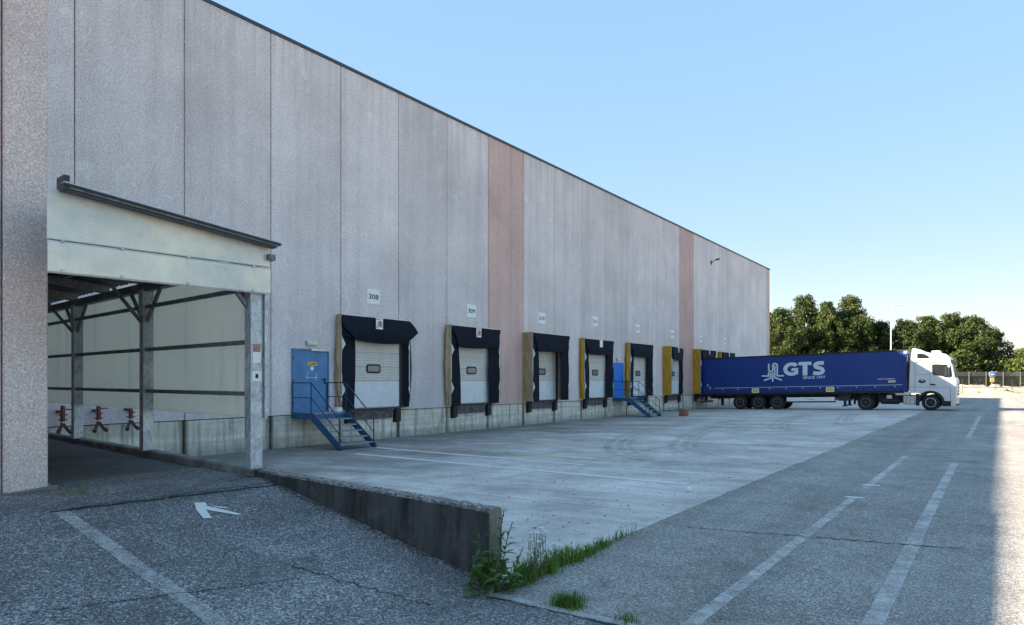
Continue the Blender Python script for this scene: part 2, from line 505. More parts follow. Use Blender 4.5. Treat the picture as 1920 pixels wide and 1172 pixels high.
def text_part(name, body, mat, parent, rect, plane, bold=.0, depth=.006):
    """text fitted into rect (u0,u1,w0,w1); plane ('x',x) faces +x, ('y',y) faces -y"""
    cu = bpy.data.curves.new('tmp', 'FONT'); cu.body = body; cu.offset = bold; cu.resolution_u = 3
    ob = bpy.data.objects.new('tmp', cu); COL.objects.link(ob)
    bpy.context.view_layer.update()
    me0 = ob.evaluated_get(bpy.context.evaluated_depsgraph_get()).to_mesh()
    vs = [tuple(v.co) for v in me0.vertices]; fs = [tuple(p.vertices) for p in me0.polygons]
    ob.evaluated_get(bpy.context.evaluated_depsgraph_get()).to_mesh_clear()
    bpy.data.objects.remove(ob); bpy.data.curves.remove(cu)
    x0 = min(v[0] for v in vs); x1 = max(v[0] for v in vs); y0 = min(v[1] for v in vs); y1 = max(v[1] for v in vs)
    u0, u1, w0, w1 = rect
    out = []
    for x, y, z in vs:
        u = u0 + (x - x0) / (x1 - x0) * (u1 - u0); w = w0 + (y - y0) / (y1 - y0) * (w1 - w0)
        out.append((plane[1], u, w) if plane[0] == 'x' else (u, plane[1], w))
    mb = MB(); mb.add(out, fs)
    o = mb.build(name, mat, parent)
    bm = bmesh.new(); bm.from_mesh(o.data)
    want = Vector((1, 0, 0)) if plane[0] == 'x' else Vector((0, -1, 0))
    for f in bm.faces:
        if f.normal.dot(want) < 0: f.normal_flip()
    bm.to_mesh(o.data); bm.free()
    return o

# ------------------------------------------------------------------ ground and paving
XE = 15.15
def yz(x, y=0): return -.27 * (XE - x) / XE
def rz(x): return max(0, min(.6, .6 * (15.1 - x) / 4.2))
def wl(x): return 5.68 + (10.54 - x) * .1095      # near face line of kerb and retaining wall

g = MB()
hx0, hx1, hy0, hy1 = -45, 15.6, -60, 122
for x0, x1, y0, y1 in ((-3000, hx0, -3000, 3000), (hx1, 3000, -3000, 3000), (hx0, hx1, -3000, hy0), (hx0, hx1, hy1, 3000)):
    g.add([(x0, y0, -.03), (x1, y0, -.03), (x1, y1, -.03), (x0, y1, -.03)], [(0, 1, 2, 3)])
g.add([(hx0, hy0, -.7), (hx1, hy0, -.7), (hx1, hy1, -.7), (hx0, hy1, -.7)], [(0, 1, 2, 3)])
struct(g, 'ground', M['ground'])

# road with an uneven broken edge against the concrete yard
rd = MB()
ys = [-45 + i * .12 for i in range(int(160 / .12))]
rr = random.Random(3)
j = 0
pts = []
for y in ys:
    j = j * .8 + rr.uniform(-.02, .02)
    pts.append((XE - .03 + j, y))
n = len(pts)
rd.add([(p[0], p[1], .010) for p in pts] + [(62, p[1], .010) for p in pts], [(i, i + n, i + n + 1, i + 1) for i in range(n - 1)])
rd.add([(p[0], p[1], .010) for p in pts] + [(p[0], p[1], -.2) for p in pts], [(i, i + 1, i + n + 1, i + n) for i in range(n - 1)])
struct(rd, 'road', M['road'])

# ramp (falls from the covered passage to the road)
rm = MB()
xs = [9.0 + i * .15 for i in range(42)]
xs = [x for x in xs if x < 15.2] + [15.2]
def rampf(u, v):
    x = xs[min(len(xs) - 1, int(round(u * (len(xs) - 1))))]
    yt = min(wl(x) + .05, 5.25) if x > 14.9 else wl(x) + .05
    y = -45 + (yt + 45) * v ** .35
    return (x, y, rz(x) + .014 if x < 15.1 else .014)
rm.grid(len(xs) - 1, 30, rampf)
rm.add([(15.195, -45, .0142), (62, -45, .0142), (62, 4.93, .0142), (15.195, 4.93, .0142)], [(0, 1, 2, 3)])
struct(rm, 'ramp', M['ramp'])
fl = MB(); fl.add([(0, 3.3, .618), (11.05, 3.3, .618), (11.28, wl(11.28) + .02, .562), (10.9, wl(10.9) + .02, .618), (0, wl(0) + .02, .618)], [(0, 1, 2, 3, 4)])
fl.v[1] = (11.0, 3.3, .604); fl.v[2] = (11.1, wl(11.1) + .02, .592)
struct(fl, 'passage_floor', M['floor'])
struct(MB().ribbon([(11.03 + .1 * math.sin(i * 1.7) * .15 + i * .009, 3.0 + i * .125) for i in range(22)], lambda i: .03 + .03 * abs(math.sin(i * 2.3)), lambda x, y: rz(x) + .02), 'pavement_joint', M['crack'])

# concrete yard: slabs on a base
yb = MB(); yb.add([(0, 4.5, yz(0) - .06), (XE, 4.5, -.07), (XE, 122, -.07), (0, 122, yz(0) - .06)], [(0, 1, 2, 3)])
yard = struct(yb, 'loading_yard', M['backing'])
cols = [0, 5.3, 10.62, XE - .02]
rows = [None, 9.5] + [9.5 + 5.02 * i for i in range(1, 15)]
for ci in range(3):
    for ri in range(len(rows) - 1):
        x0, x1 = cols[ci] + .015, cols[ci + 1] - .015
        if rows[ri] is None: ya, yb_ = wl(x0) - .1 + .2, wl(x1) - .1 + .2
        else: ya = yb_ = rows[ri] + .015
        y1 = rows[ri + 1] - .015
        h = .002 * random.uniform(-1, 1)
        m = MB().hexa([(x0, ya, yz(x0) - .1), (x1, yb_, yz(x1) - .1), (x1, y1, yz(x1) - .1), (x0, y1, yz(x0) - .1),
                       (x0, ya, yz(x0) + h), (x1, yb_, yz(x1) + h), (x1, y1, yz(x1) + h), (x0, y1, yz(x0) + h)])
        m.build('concrete_slab', M['yard'], yard)
ry = MB(); ry.add([(-45, 80, -.2), (0, 80, -.24), (XE, 80, -.012), (XE, 122, -.012), (-45, 122, -.2)], [(0, 1, 2, 3, 4)])
struct(ry, 'rear_yard', M['yard'])

# markings
def yline(pts, w, mat, name='painted_line'):
    return struct(MB().ribbon(pts, w, lambda x, y: yz(x) + .006), name, mat)
yline([(3.67, 13.67), (14.16, 12.43)], .19, M['line_good'])
yline([(2.68, 15.42), (10.9, 14.30)], .17, M['line_good'])
yline([(10.9, 14.3), (14.6, 13.8)], .17, M['line_faint'])
centres = [17.81, 23.59, 29.27, 34.87, 40.55, 46.27, 51.94, 57.57]
for k, yc in enumerate(centres):
    for s_, mt, x1 in ((-1.52, 'line_yellow', 11), (1.5, 'line_yellow', 9.5), (-2.3, 'line_faint', 13.5)):
        if k == 0 and s_ == -2.3: continue
        yline([(1.7 + .5 * random.random(), yc + s_), (x1 + random.uniform(-1, 2), yc + s_ - 1.0)], .17, M[mt])
def rline(x0, y0, x1, y1, w, mat, z=.015):
    return struct(MB().ribbon([(x0, y0), (x1, y1)], w, z), 'painted_line', mat)
rline(16.95, 4.98, 16.98, 12.5, .13, M['line_road'])
rline(16.98, 13.6, 16.99, 20, .13, M['line_faint'])
rline(16.86, 12.45, 17.12, 12.5, .12, M['line_good'], .019)
rline(16.88, 14.05, 17.16, 14.1, .12, M['line_good'], .019)
rline(18.13, 4.98, 18.1, 11.5, .15, M['line_road'])
rline(18.1, 11.5, 18.08, 19, .15, M['line_faint'])
rline(18.07, 27, 18.06, 45, .15, M['line_faint'])
struct(MB().ribbon([(15.2 + .0 * i, 4.95) if i == 0 else (15.2 + i * .3, 4.95 + .01 * math.sin(i * 2)) for i in range(12)], .09, .018), 'flush_kerb', M['line_worn'])
rampz = lambda x, y: rz(x) + .022
struct(MB().ribbon([(11.08, 3.08), (12.1, 3.03), (13.0, 2.96), (13.9, 2.93), (14.4, 2.87), (15.0, 2.82)], .14, rampz), 'painted_line', M['line_worn'])
ar = MB()
def flat(poly): ar.add([(x, y, rz(x) + .024) for x, y in poly], [tuple(range(len(poly)))])
flat([(11.44, 4.31), (11.49, 4.41), (11.57, 4.385), (11.60, 4.35), (12.07, 4.50), (12.07, 4.44), (11.74, 4.27), (12.03, 4.17), (12.0, 4.09), (11.68, 4.19)])
flat([(11.66, 4.405), (11.70, 4.395), (11.82, 4.49), (11.76, 4.50)])
struct(ar, 'painted_arrow', M['line_good'])
# cracks in road and ramp
def crack(p0, p1, n, amp, w, zf, seed):
    r_ = random.Random(seed); pts = []
    for i in range(n + 1):
        t = i / n
        pts.append((p0[0] + (p1[0] - p0[0]) * t + r_.uniform(-amp, amp) * .5, p0[1] + (p1[1] - p0[1]) * t + r_.uniform(-amp, amp)))
    struct(MB().ribbon(pts, lambda i: w * r_.uniform(.3, 1.2), zf), 'pavement_crack', M['crack'])
crack((15.6, 8.7), (18.6, 9.4), 60, .05, .035, .017, 1)
crack((13.6, 4.0), (15.0, 4.35), 26, .03, .018, rampz, 2)
crack((15.2, 4.88), (17.6, 4.9), 30, .02, .03, .017, 4)
crack((15.4, 22), (19, 22.6), 40, .06, .05, .017, 5)
crack((13.1, 1.5), (13.9, 3.9), 30, .03, .014, rampz, 6)
crack((17.4, 26), (19.4, 25), 30, .06, .06, .017, 8)
# curved tyre marks
for pts_ in ([(12.3, 15.5), (10.6, 16.6), (9.33, 18.52), (8.27, 20.83), (7.17, 24.47), (6.77, 27.57), (6.11, 31.33), (5.6, 36)],
             [(14.5, 16.2), (12.4, 17.4), (11.02, 19.35), (10.41, 20.98), (9.43, 24.32), (8.48, 28.99), (8.13, 31.21), (7.6, 36)],
             [(14.8, 24), (12.2, 27), (10.8, 31), (9.9, 36), (9.4, 42)], [(14.9, 30), (13.2, 33), (12.2, 38), (11.6, 44)]):
    fine = []
    for i in range(len(pts_) - 1):
        p = [Vector(pts_[max(0, min(len(pts_) - 1, i + q))]) for q in (-1, 0, 1, 2)]
        for q in range(8):
            t = q / 8
            fine.append(tuple(.5 * ((2 * p[1]) + (p[2] - p[0]) * t + (2 * p[0] - 5 * p[1] + 4 * p[2] - p[3]) * t * t + (3 * p[1] - p[0] - 3 * p[2] + p[3]) * t ** 3)))
    for off_, w_ in ((0, .24), (.36, .22), (.62, .16)):
        struct(MB().ribbon([(a_ + off_, b_ + off_ * .4) for a_, b_ in fine], w_, lambda x, y: yz(x) + .009 + off_ * .003), 'tyre_mark', M['tyremark'])

# retaining wall + kerb of the passage
def wallmesh(x0, x1, zt, zb, w, nx, amp, seed):
    r_ = random.Random(seed); m = MB()
    prof = [(0, zb), (0, zb + (zt - zb) * .35), (0, zb + (zt - zb) * .7), (0, zt - .03), (.02, zt - .006), (.06, zt), (w - .06, zt), (w - .02, zt - .006), (w, zt - .03), (w, zb)]
    k = len(prof); vs = []
    for i in range(nx + 1):
        x = x0 + (x1 - x0) * i / nx
        for a, (d, z) in enumerate(prof):
            q = amp if 3 <= a <= 8 else amp * .5
            vs.append((x + (r_.uniform(-q, q) if 0 < i < nx else 0), wl(x) + d + r_.uniform(-q, q) * .7, z + (r_.uniform(-q, q) * .7 if a not in (0, 9) else 0)))
    fs = [(i * k + a, i * k + a + 1, (i + 1) * k + a + 1, (i + 1) * k + a) for i in range(nx) for a in range(k - 1)]
    fs += [tuple(range(k)), tuple(nx * k + a for a in range(k))]
    return m.add(vs, fs)
rw = wallmesh(10.56, 15.0, .72, -.4, .2, 110, .008, 5).build('retaining_wall', M['rwall'])
tag(rw, 'low dark weathered concrete retaining wall between the ramp and the loading yard', 'wall')
struct(wallmesh(0, 10.555, .72, -.5, .2, 60, .003, 6), 'kerb', M['kerb'])

# ------------------------------------------------------------------ the warehouse
WH = empty('warehouse', (0, 30, 0), 'long tall warehouse clad in pebbledash concrete panels with a row of loading docks', 'warehouse')
MB().box(-40, -.21, -45, 71.3, -.5, 12.9).build('core', M['backing'], WH)
PW = 2.85
k = 0
y = 7.73 - PW * 5
while y < 71:
    pink = k - 5 in (6, 14, 22)
    y1 = min(y + PW, 71.47)
    if k - 5 == 22: y1 = 71.47
    ya, yb_ = y + .013, y1 - .013
    m = MB(); ch = .018
    m.prism([(-.2, ya), (-.2, yb_), (-ch, yb_), (0, yb_ - ch), (0, ya + ch), (-ch, ya)], 'z', .80, 13.0)
    o = m.build('wall_panel', M['panel_pink' if pink else 'panel'], WH)
    if pink: o['label'] = 'pinkish wall panel'
    y += PW; k += 1
MB().box(-.2, 0, -45, 7.73 - PW * 5, .8, 13.0).build('rear_wall_panel', M['panel'], WH)
MB().box(-40, -.22, 71.31, 71.46, -.5, 13.0).build('end_wall', M['endwall'], WH)
MB().box(-.35, .05, -45, 71.52, 13.004, 13.10).build('roof_coping', M['coping'], WH)
y = 7.73 - PW * 4 - .0
while y < 71:
    y1 = min(y + PW, 71.45)
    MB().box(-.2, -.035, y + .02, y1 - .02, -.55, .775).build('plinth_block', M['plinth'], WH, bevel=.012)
    y += PW
MB().box(-.2, -.06, -4, 71.4, .776, .799).build('drip_joint', M['backing'], WH)

# dock doors
def dock_door(yc):
    m = MB()
    for s_ in (-1, 1): m.box(.004, .09, yc + s_ * 1.36 - .045, yc + s_ * 1.36 + .045, .9, 3.6)
    m.box(.004, .09, yc - 1.31, yc + 1.31, 3.45, 3.6)
    d = m.build('dock_door', M['rubber'], WH)
    o = MB().box(.006, .045, yc - 1.31, yc + 1.31, .93, 1.895).build('door_section', M['door_low'], d, bevel=.008)
    o['label'] = 'plain white bottom section'
    for i in range(3):
        z0 = 1.905 + i * .515
        s_ = MB(); s_.box(.006, .034, yc - 1.31, yc + 1.31, z0, z0 + .505)
        nr = 5
        for q in range(nr):
            za = z0 + .505 * q / nr
            s_.prism([(.034, za + .012), (.046, za + .024), (.046, za + .505 / nr - .024), (.034, za + .505 / nr - .012)], 'y', yc - 1.31, yc + 1.31)
        s_.build('door_section', M['door_up'], d)
    def rrect(hw, hh, r, cy, cz):
        pts = []
        for cx_, cz_, a0 in ((hw - r, hh - r, 0), (-hw + r, hh - r, 90), (-hw + r, -hh + r, 180), (hw - r, -hh + r, 270)):
            for a in (0, 30, 60, 90): pts.append((cy + cx_ + r * math.cos(R(a0 + a)), cz + cz_ + r * math.sin(R(a0 + a))))
        return pts
    MB().prism(rrect(.35, .165, .09, yc - .04, 2.355), 'x', .047, .062).build('window_frame', M['rubber'], d)
    MB().prism(rrect(.285, .105, .06, yc - .04, 2.355), 'x', .0625, .067).build('window_pane', M['pane'], d)
    return d
for k, yc in enumerate(centres):
    dock_door(yc)
    lv = MB(); lv.box(-.03, .035, yc - .95, yc + .95, .52, .86)
    lv.box(.036, .05, yc - .9, yc + .9, .50, .54)
    L = lv.build('dock_leveller', M['lev'], WH)
    MB().box(-.03, .13, yc - 1.36, yc + 1.36, .865, .905).build('dock_sill', M['dark_steel'], WH)
    MB().box(-.034, .012, yc - .3, yc + .25, .40, .47).build('leveller_lip_stop', M['alu'], WH)

# steel personnel doors
def steel_door(y0, y1, z0, z1, mat, full):
    f = MB()
    for a, b in ((y0 - .05, y0), (y1, y1 + .05)): f.box(.004, .05, a, b, z0, z1)
    f.box(.004, .05, y0 - .05, y1 + .05, z1 + .002, z1 + .05)
    d = f.build('steel_door', mat, WH)
    MB().box(.006, .036, y0 + .008, y1 - .008, z0, z1 - .006).build('door_leaf', mat, d, bevel=.006)
    hd = MB(); hd.box(.037, .05, y1 - .16, y1 - .1, z0 + .95, z0 + 1.15); hd.bar((.075, y1 - .12, z0 + 1.1), (.075, y1 - .28, z0 + 1.1), .02, .025); hd.box(.05, .08, y1 - .135, y1 - .11, z0 + 1.085, z0 + 1.11)
    hd.build('handle', M['black'], d)
    if full:
        MB().box(.052, .11, y1 - .75, y1 + .04, z1 - .01, z1 + .06).build('door_closer', M['alu'], d)
        MB().box(.037, .043, 14.81, 15.20, 2.42, 2.55).build('notice_plate', M['yellow'], d)
        text_part('notice_print', 'ALLARME', M['black'], d, (14.86, 15.15, 2.45, 2.52), ('x', .0445), .01)
        MB().lathe([(.001, 0), (.07, 0), (.07, .005), (.001, .005)], (.037, 15.0, 2.33), 'x', 16).build('round_sticker', M['white'], d)
        tp = MB()
        tp.box(.037, .039, 14.80, 14.815, 1.95, 2.22).box(.037, .039, 15.17, 15.185, 1.93, 2.18).box(.037, .0395, 14.74, 15.22, 2.02, 2.035)
        tp.build('tape_residue', M['door_low'], d)
        for hz in (z0 + .25, z0 + 1.0, z0 + 1.75): MB().tube((.045, y0 - .01, hz), (.045, y0 - .01, hz + .12), .014, 6).build('hinge', M['dark_steel'], d)
    return d
steel_door(14.25, 15.67, .86, 2.93, M['blue_door'], True)
steel_door(37.22, 38.42, .86, 2.93, M['blue_bright'], False)

def wall_lamp(y0, y1, z0, z1, label):
    t = empty('wall_lamp', (0, (y0 + y1) / 2, z0), label, 'lamp', 'lamps above the steel doors')
    MB().box(.004, .04, y0 - .01, y1 + .01, z0 - .01, z1 + .01).build('back_plate', M['alu'], t)
    MB().box(.041, .13, y0, y1, z0, z1).build('diffuser', M['lampglass'], t, bevel=.02)
wall_lamp(14.76, 15.18, 3.11, 3.25, 'small pale rectangular lamp above the nearer blue steel door')
wall_lamp(37.55, 37.9, 3.08, 3.25, 'small round white lamp above the farther bright blue door')

fl_ = empty('floodlight', (0, 54.3, 11.5), 'small dark floodlight on a bracket high on the warehouse wall', 'floodlight')
MB().bar((0, 54.3, 11.35), (.42, 54.3, 11.55), .04, .04).build('bracket', M['dark_steel'], fl_)
MB().box(.004, .04, 54.15, 54.45, 11.2, 11.5).build('wall_plate', M['dark_steel'], fl_)
MB().prism([(.35, 11.58), (.68, 11.64), (.70, 11.55), (.4, 11.48)], 'y', 54.2, 54.42).build('lamp_head', M['dark_steel'], fl_, bevel=.02)

dname = ['the sagging tan sided dock beside the nearer stairs', 'the crumpled tan sided dock before the first pink panel', 'the wide tan sided dock after the first pink panel',
         'the crumpled ochre sided dock left of the bright blue door', 'the dock behind the farther blue stairs', 'the skewed ochre sided dock before the second pink panel',
         'the dock where the blue trailer is parked', 'the last dock hidden behind the blue trailer']
# number signs
sg = [(17.49, 18.13, 4.74, 5.30), (23.27, 23.91, 4.68, 5.25), (28.94, 29.60, 4.78, 5.34), (34.56, 35.19, 5.01, 5.57),
      (40.23, 40.87, 4.96, 5.50), (45.97, 46.57, 4.90, 5.45), (51.64, 52.24, 4.86, 5.38), (57.28, 57.87, 4.91, 5.47)]
for i, (a, b, c, d) in enumerate(sg):
    nn = 308 + i
    t = empty('number_sign', (0, (a + b) / 2, c), f'white sign numbered {nn} above {dname[i]}', 'sign', 'dock number signs')
    MB().box(.004, .02, a, b, c, d).build('board', M['white'], t, bevel=.004)
    w = b - a; h = d - c
    text_part('digits', str(nn), M['black'], t, (a + w * .12, b - w * .12, c + h * .33, c + h * .67), ('x', .0235), .018)

# dock shelters
def shelter(k, yc, dl, dr, side, plate):
    rs = random.Random(k + 20)
    t = empty('dock_shelter', (0, yc, .88), '', 'dock shelter', 'dock shelters along the warehouse')
    hw = 1.70; zt = 4.22; zb = .90
    D = lambda y: dl + (dr - dl) * (y - (yc - hw)) / (2 * hw)
    def side_c(s_):
        d = dl if s_ < 0 else dr
        slack = max(0, .6 - d)
        ph = [rs.uniform(0, 6) for _ in range(5)]
        def fn(u, v):
            z = zb + (zt - zb) * v
            fold = .018 * math.sin(9 * (u * .6 + v * 2.2) + ph[0]) + .015 * math.sin(17 * (v - u * .5) + ph[1])
            if slack > .1:
                fold += (.035 * math.sin(u * 12 + ph[2] + 1.2 * math.sin(v * 3 + ph[3])) + .16 * math.sin(math.pi * u) * (.45 + .55 * math.sin(math.pi * min(1, v * 1.02)))) 
            else:
                fold += .03 * math.sin(10 * (v * 1.5 + u * .9) + ph[4]) * math.sin(math.pi * u)
            return (.004 + (d - .004) * u, yc + s_ * (hw + max(0, fold * math.sin(math.pi * min(1, max(.02, u))) ** .5)), z)
        return MB().grid(14, 40, fn)
    side_c(-1).build('side_curtain', M[side], t, True)
    side_c(1).build('side_curtain', M[side], t, True)
    fr = MB()
    for s_ in (-1, 1):
        y0 = yc + s_ * hw; d = dl if s_ < 0 else dr
        fr.box(d - .02, d + .012, y0 - .02, y0 + .02, zb, zt + .02)
    fr.hexa([(dl - .03, yc - hw - .02, zt), (dr - .03, yc + hw + .02, zt), (dr + .03, yc + hw + .02, zt), (dl + .03, yc - hw - .02, zt),
             (dl - .03, yc - hw - .02, zt + .045), (dr - .03, yc + hw + .02, zt + .045), (dr + .03, yc + hw + .02, zt + .045), (dl + .03, yc - hw - .02, zt + .045)])
    fr.build('front_frame', M['alu'], t)
    MB().hexa([(.004, yc - hw, zt + .002), (.004, yc + hw, zt + .002), (dr - .032, yc + hw, zt + .002), (dl - .032, yc - hw, zt + .002),
               (.004, yc - hw, zt + .03), (.004, yc + hw, zt + .03), (dr - .032, yc + hw, zt + .03), (dl - .032, yc - hw, zt + .03)]).build('top_cover', M[side], t)
    # side flaps
    for s_ in (-1, 1):
        p = [rs.uniform(0, 6) for _ in range(4)]
        def fl(u, v, s_=s_, p=p):
            z = zb + (3.98 - zb) * v
            yo = hw + .012 - .03 * math.sin(3 * v + p[0]) ** 2
            yi = (.99 if s_ < 0 else 1.06) - .05 * math.sin(2.2 * v + p[1]) + .025 * math.sin(7 * v + p[2])
            if v > .75: yi += (v - .75) * .25
            if k == 0 and s_ > 0: yi = 1.42 - .05 * math.sin(3 * v); yo = hw + .12 * math.sin(3 * v) ** 2
            yy = yc + s_ * (yo + (yi - yo) * u)
            return (D(yy) + .016 - .13 * u * (1 - .2 * math.sin(4 * v + p[3])) + .012 * math.sin(9 * v + 3 * u + p[0]), yy, z)
        MB().grid(8, 24, fl).build('side_flap', M['black_flap'], t, True)
        for zc in (3.22, 1.62):
            d = (dl if s_ < 0 else dr) + .022
            y0 = yc + s_ * (hw + .005)
            MB().prism([(y0, zc + .26), (y0, zc - .26), (y0 - s_ * (.17 if s_ < 0 else .08), zc - .02)], 'x', d, d + .008).build('corner_tab', M['tab'], t)
    # head curtain
    def hd(u, v):
        a = 2 * u - 1
        z = zt - .005 - v * (.86 + .03 * math.sin(3 * u + k))
        ww = hw + .02
        hem = 1.25
        if k == 0:
            wl_ = [1.70, 1.74, 1.52, 1.22][0]
            prof = [(0, -1.70, 1.72), (.25, -1.76, 1.92), (.5, -1.68, 2.05), (.75, -1.35, 1.75), (1, -1.08, 1.42)]
            for (v0, l0, r0), (v1, l1, r1) in zip(prof, prof[1:]):
                if v0 <= v <= v1:
                    q = (v - v0) / (v1 - v0); l = l0 + (l1 - l0) * q; r = r0 + (r1 - r0) * q; break
            yy = yc + l + (r - l) * u
            x = D(min(yy, yc + hw)) + .045 + .13 * math.sin(v * 2.6) * (1 - .3 * a * a) + .02 * math.sin(a * 5 + v * 4)
            return (x, yy, z - .05 * (1 - a * a) * v)
        w = ww + (hem - ww) * max(0, (v - .12) / .88) ** .9
        yy = yc + a * w
        return (D(yy) + .045 + .05 * math.sin(v * 2.4) + .012 * math.sin(a * 6 + v * 3 + k), yy, z - .03 * (1 - a * a) * v)
    MB().grid(24, 12, hd).build('head_curtain', M['black_flap'], t, True)
    # gusset behind head curtain corners
    for s_ in (-1, 1):
        y0 = yc + s_ * hw; d = D(y0) + .02
        MB().prism([(y0, 4.2), (y0, 3.5), (yc + s_ * 1.25, 3.42), (yc + s_ * 1.3, 4.2)], 'x', d, d + .006).build('corner_gusset', M['black_flap'], t)
    if plate:
        py = yc - .06 if k == 0 else yc + .05
        xx = D(py) + (.12 if k == 0 else .09)
        if k == 0: xx = D(py) + .17
        pl = MB().box(xx, xx + .015, py - .17, py + .17, 3.80, 4.20).build('plate', M['white'], t)
        if plate == 2:
            MB().lathe([(.055, 0), (.12, 0), (.12, .003), (.055, .003)], (xx + .016, py + .02, 3.99), 'x', 16).build('plate_ring', M['print_red'], pl)
            q = MB()
            for (a, b) in ((-.13, 4.15), (-.05, 4.17), (.06, 4.16), (-.14, 3.9), (.12, 3.88), (-.1, 3.85)): q.box(xx + .0155, xx + .018, py + a - .025, py + a + .03, b - .03, b + .02)
            q.build('plate_print', M['print_red'], pl)
    elif k >= 5:
        py = yc + .05
        MB().box(D(py) + .05, D(py) + .105, py - .07, py + .07, 3.86, zt + .01).build('plate', M['tab'], t)
    return t
spec = [(.22, .20, 'tan', 2), (.30, .28, 'tan', 2), (.60, .58, 'tan', 0), (.30, .30, 'ochre', 1), (.32, .30, 'ochre', 0),
        (.64, .12, 'ochre', 0), (.62, .58, 'ochre', 0), (.32, .3, 'ochre', 0)]
desc = ['sagging black dock shelter with faded tan sides under the sign 308 beside the blue stairs',
        'black dock shelter with crumpled tan side under the sign 309',
        'black dock shelter with wide tan side curtain under the sign 310',
        'black dock shelter with crumpled ochre side and a pale plate under the sign 311',
        'black dock shelter with narrow ochre side behind the farther blue stairs under the sign 312',
        'skewed black dock shelter with wide ochre side and pale strip under the sign 313',
        'dock shelter with wide ochre side where the blue lorry is docked',
        'farthest dock shelter, seen only as a dark top above the blue trailer']
for k, yc in enumerate(centres):
    t = shelter(k, yc, *spec[k]); t['label'] = desc[k]
# dock bumpers
b0 = None
for k, yc in enumerate(centres):
    for s_ in (-1, 1):
        if b0 is None:
            m = MB(); m.box(0, .14, -.13, .13, 0, .5); m.box(-.02, .0, -.17, .17, -.04, .54)
            me = m.mesh('dock_bumper', M['rubber'], bevel=.012)
            b0 = bpy.data.objects.new('dock_bumper', me); COL.objects.link(b0); o = b0
        else:
            o = b0.copy(); COL.objects.link(o)
        o.location = (-.012, yc + s_ * 1.2, .36)
        tag(o, f'{"left" if s_ < 0 else "right"} black rubber bumper below {dname[k]}', 'bumper', 'rubber dock bumpers')

# ------------------------------------------------------------------ steel stairs
def stairs(y0, y1, xl, xf, label):
    zl = .87; zf = yz(xf)
    t = empty('metal_stairs', (0, (y0 + y1) / 2, zf), label, 'stairs', 'blue steel stairs up to the doors')
    m = MB().box(.01, xl, y0, y1, zl - .035, zl)
    m.build('landing_plate', M['tread'], t)
    e = MB(); e.box(.01, xl, y0 - .012, y0, zl - .19, zl + .01); e.box(.01, xl, y1, y1 + .012, zl - .19, zl + .01); e.box(xl, xl + .012, y0, y1, zl - .19, zl - .036)
    e.box(.01, .06, y0, y1, zl - .19, zl - .036)
    e.build('landing_frame', M['blue_steel'], t)
    n = 6
    for i in range(1, n):
        z = zl - (zl - zf) * i / n; x = xl + (xf - .1 - xl) * (i - .55) / (n - 1) 
        MB().box(x - .02, x + .24, y0 + .03, y1 - .03, z - .04, z).build('tread', M['tread'], t)
    for ys_ in (y0, y1):
        w = .012
        MB().prism([(xl, zl + .01), (xl, zl - .22), (xf - .12, zf + .02), (xf + .1, zf + .02), (xf + .1, zf + .12), (xl + .12, zl + .01)], 'y', ys_ - w, ys_ + w).build('stringer', M['blue_steel'], t)
        MB().box(xf - .06, xf + .1, ys_ - .05, ys_ + .05, zf, zf + .035).build('foot_plate', M['rubber'], t)
        for b in (0,):
            h = .98
            post = MB()
            post.tube((.06, ys_, zl - .1), (.06, ys_, zl + h), .02, 6).tube((xl, ys_, zl - .1), (xl, ys_, zl + h), .02, 6).tube((xf, ys_, zf), (xf, ys_, zf + h - .03), .02, 6)
            post.build('rail_post', M['rail'], t)
        MB().path([(.06, ys_, zl + .98), (xl, ys_, zl + .98), (xf, ys_, zf + .95)], .019, 6).build('handrail', M['rail'], t)
        MB().path([(.06, ys_, zl + .5), (xl, ys_, zl + .5), (xf, ys_, zf + .48)], .015, 6).build('mid_rail', M['rail'], t)
    return t
stairs(14.2, 15.62, 1.0, 2.35, 'blue steel stairs with handrails below the nearer blue door, left of dock 308')
stairs(37.12, 38.6, 1.0, 2.35, 'blue steel stairs with handrails below the farther bright blue door')
pk = MB().box(.75, .95, 15.3, 15.55, .872, 1.02).build('foam_box', M['white'], None, bevel=.02)
tag(pk, 'small white box left on the landing of the nearer blue stairs', 'box')
# terracotta block with pole and thin chain
tb = empty('barrier_base', (3.6, 39.3, yz(3.6)), 'terracotta coloured block with a thin dark pole standing beside the farther blue stairs', 'barrier')
zz = yz(3.6)
m = MB(); m.prism([(3.33, 39.1), (3.42, 39.0), (3.75, 39.0), (3.85, 39.1), (3.85, 39.42), (3.75, 39.52), (3.42, 39.52), (3.33, 39.42)], 'z', zz, zz + .42)
m.build('block', M['terracotta'], tb, bevel=.05)
MB().tube((3.55, 39.3, zz + .3), (3.5, 39.3, zz + 1.25), .022, 6).build('pole', M['dark_steel'], tb)
chn = MB(); chn.path([(2.35, 38.62, .15)] + [(2.35 + (3.5 - 2.35) * i / 8, 38.62 + .68 * i / 8, .15 + .1 * i / 8 - .08 * math.sin(math.pi * i / 8)) for i in range(1, 9)], .014, 5)
tag(chn.build('chain', M['dark_steel']), 'thin dark chain hanging between the farther stairs and the terracotta block', 'chain')

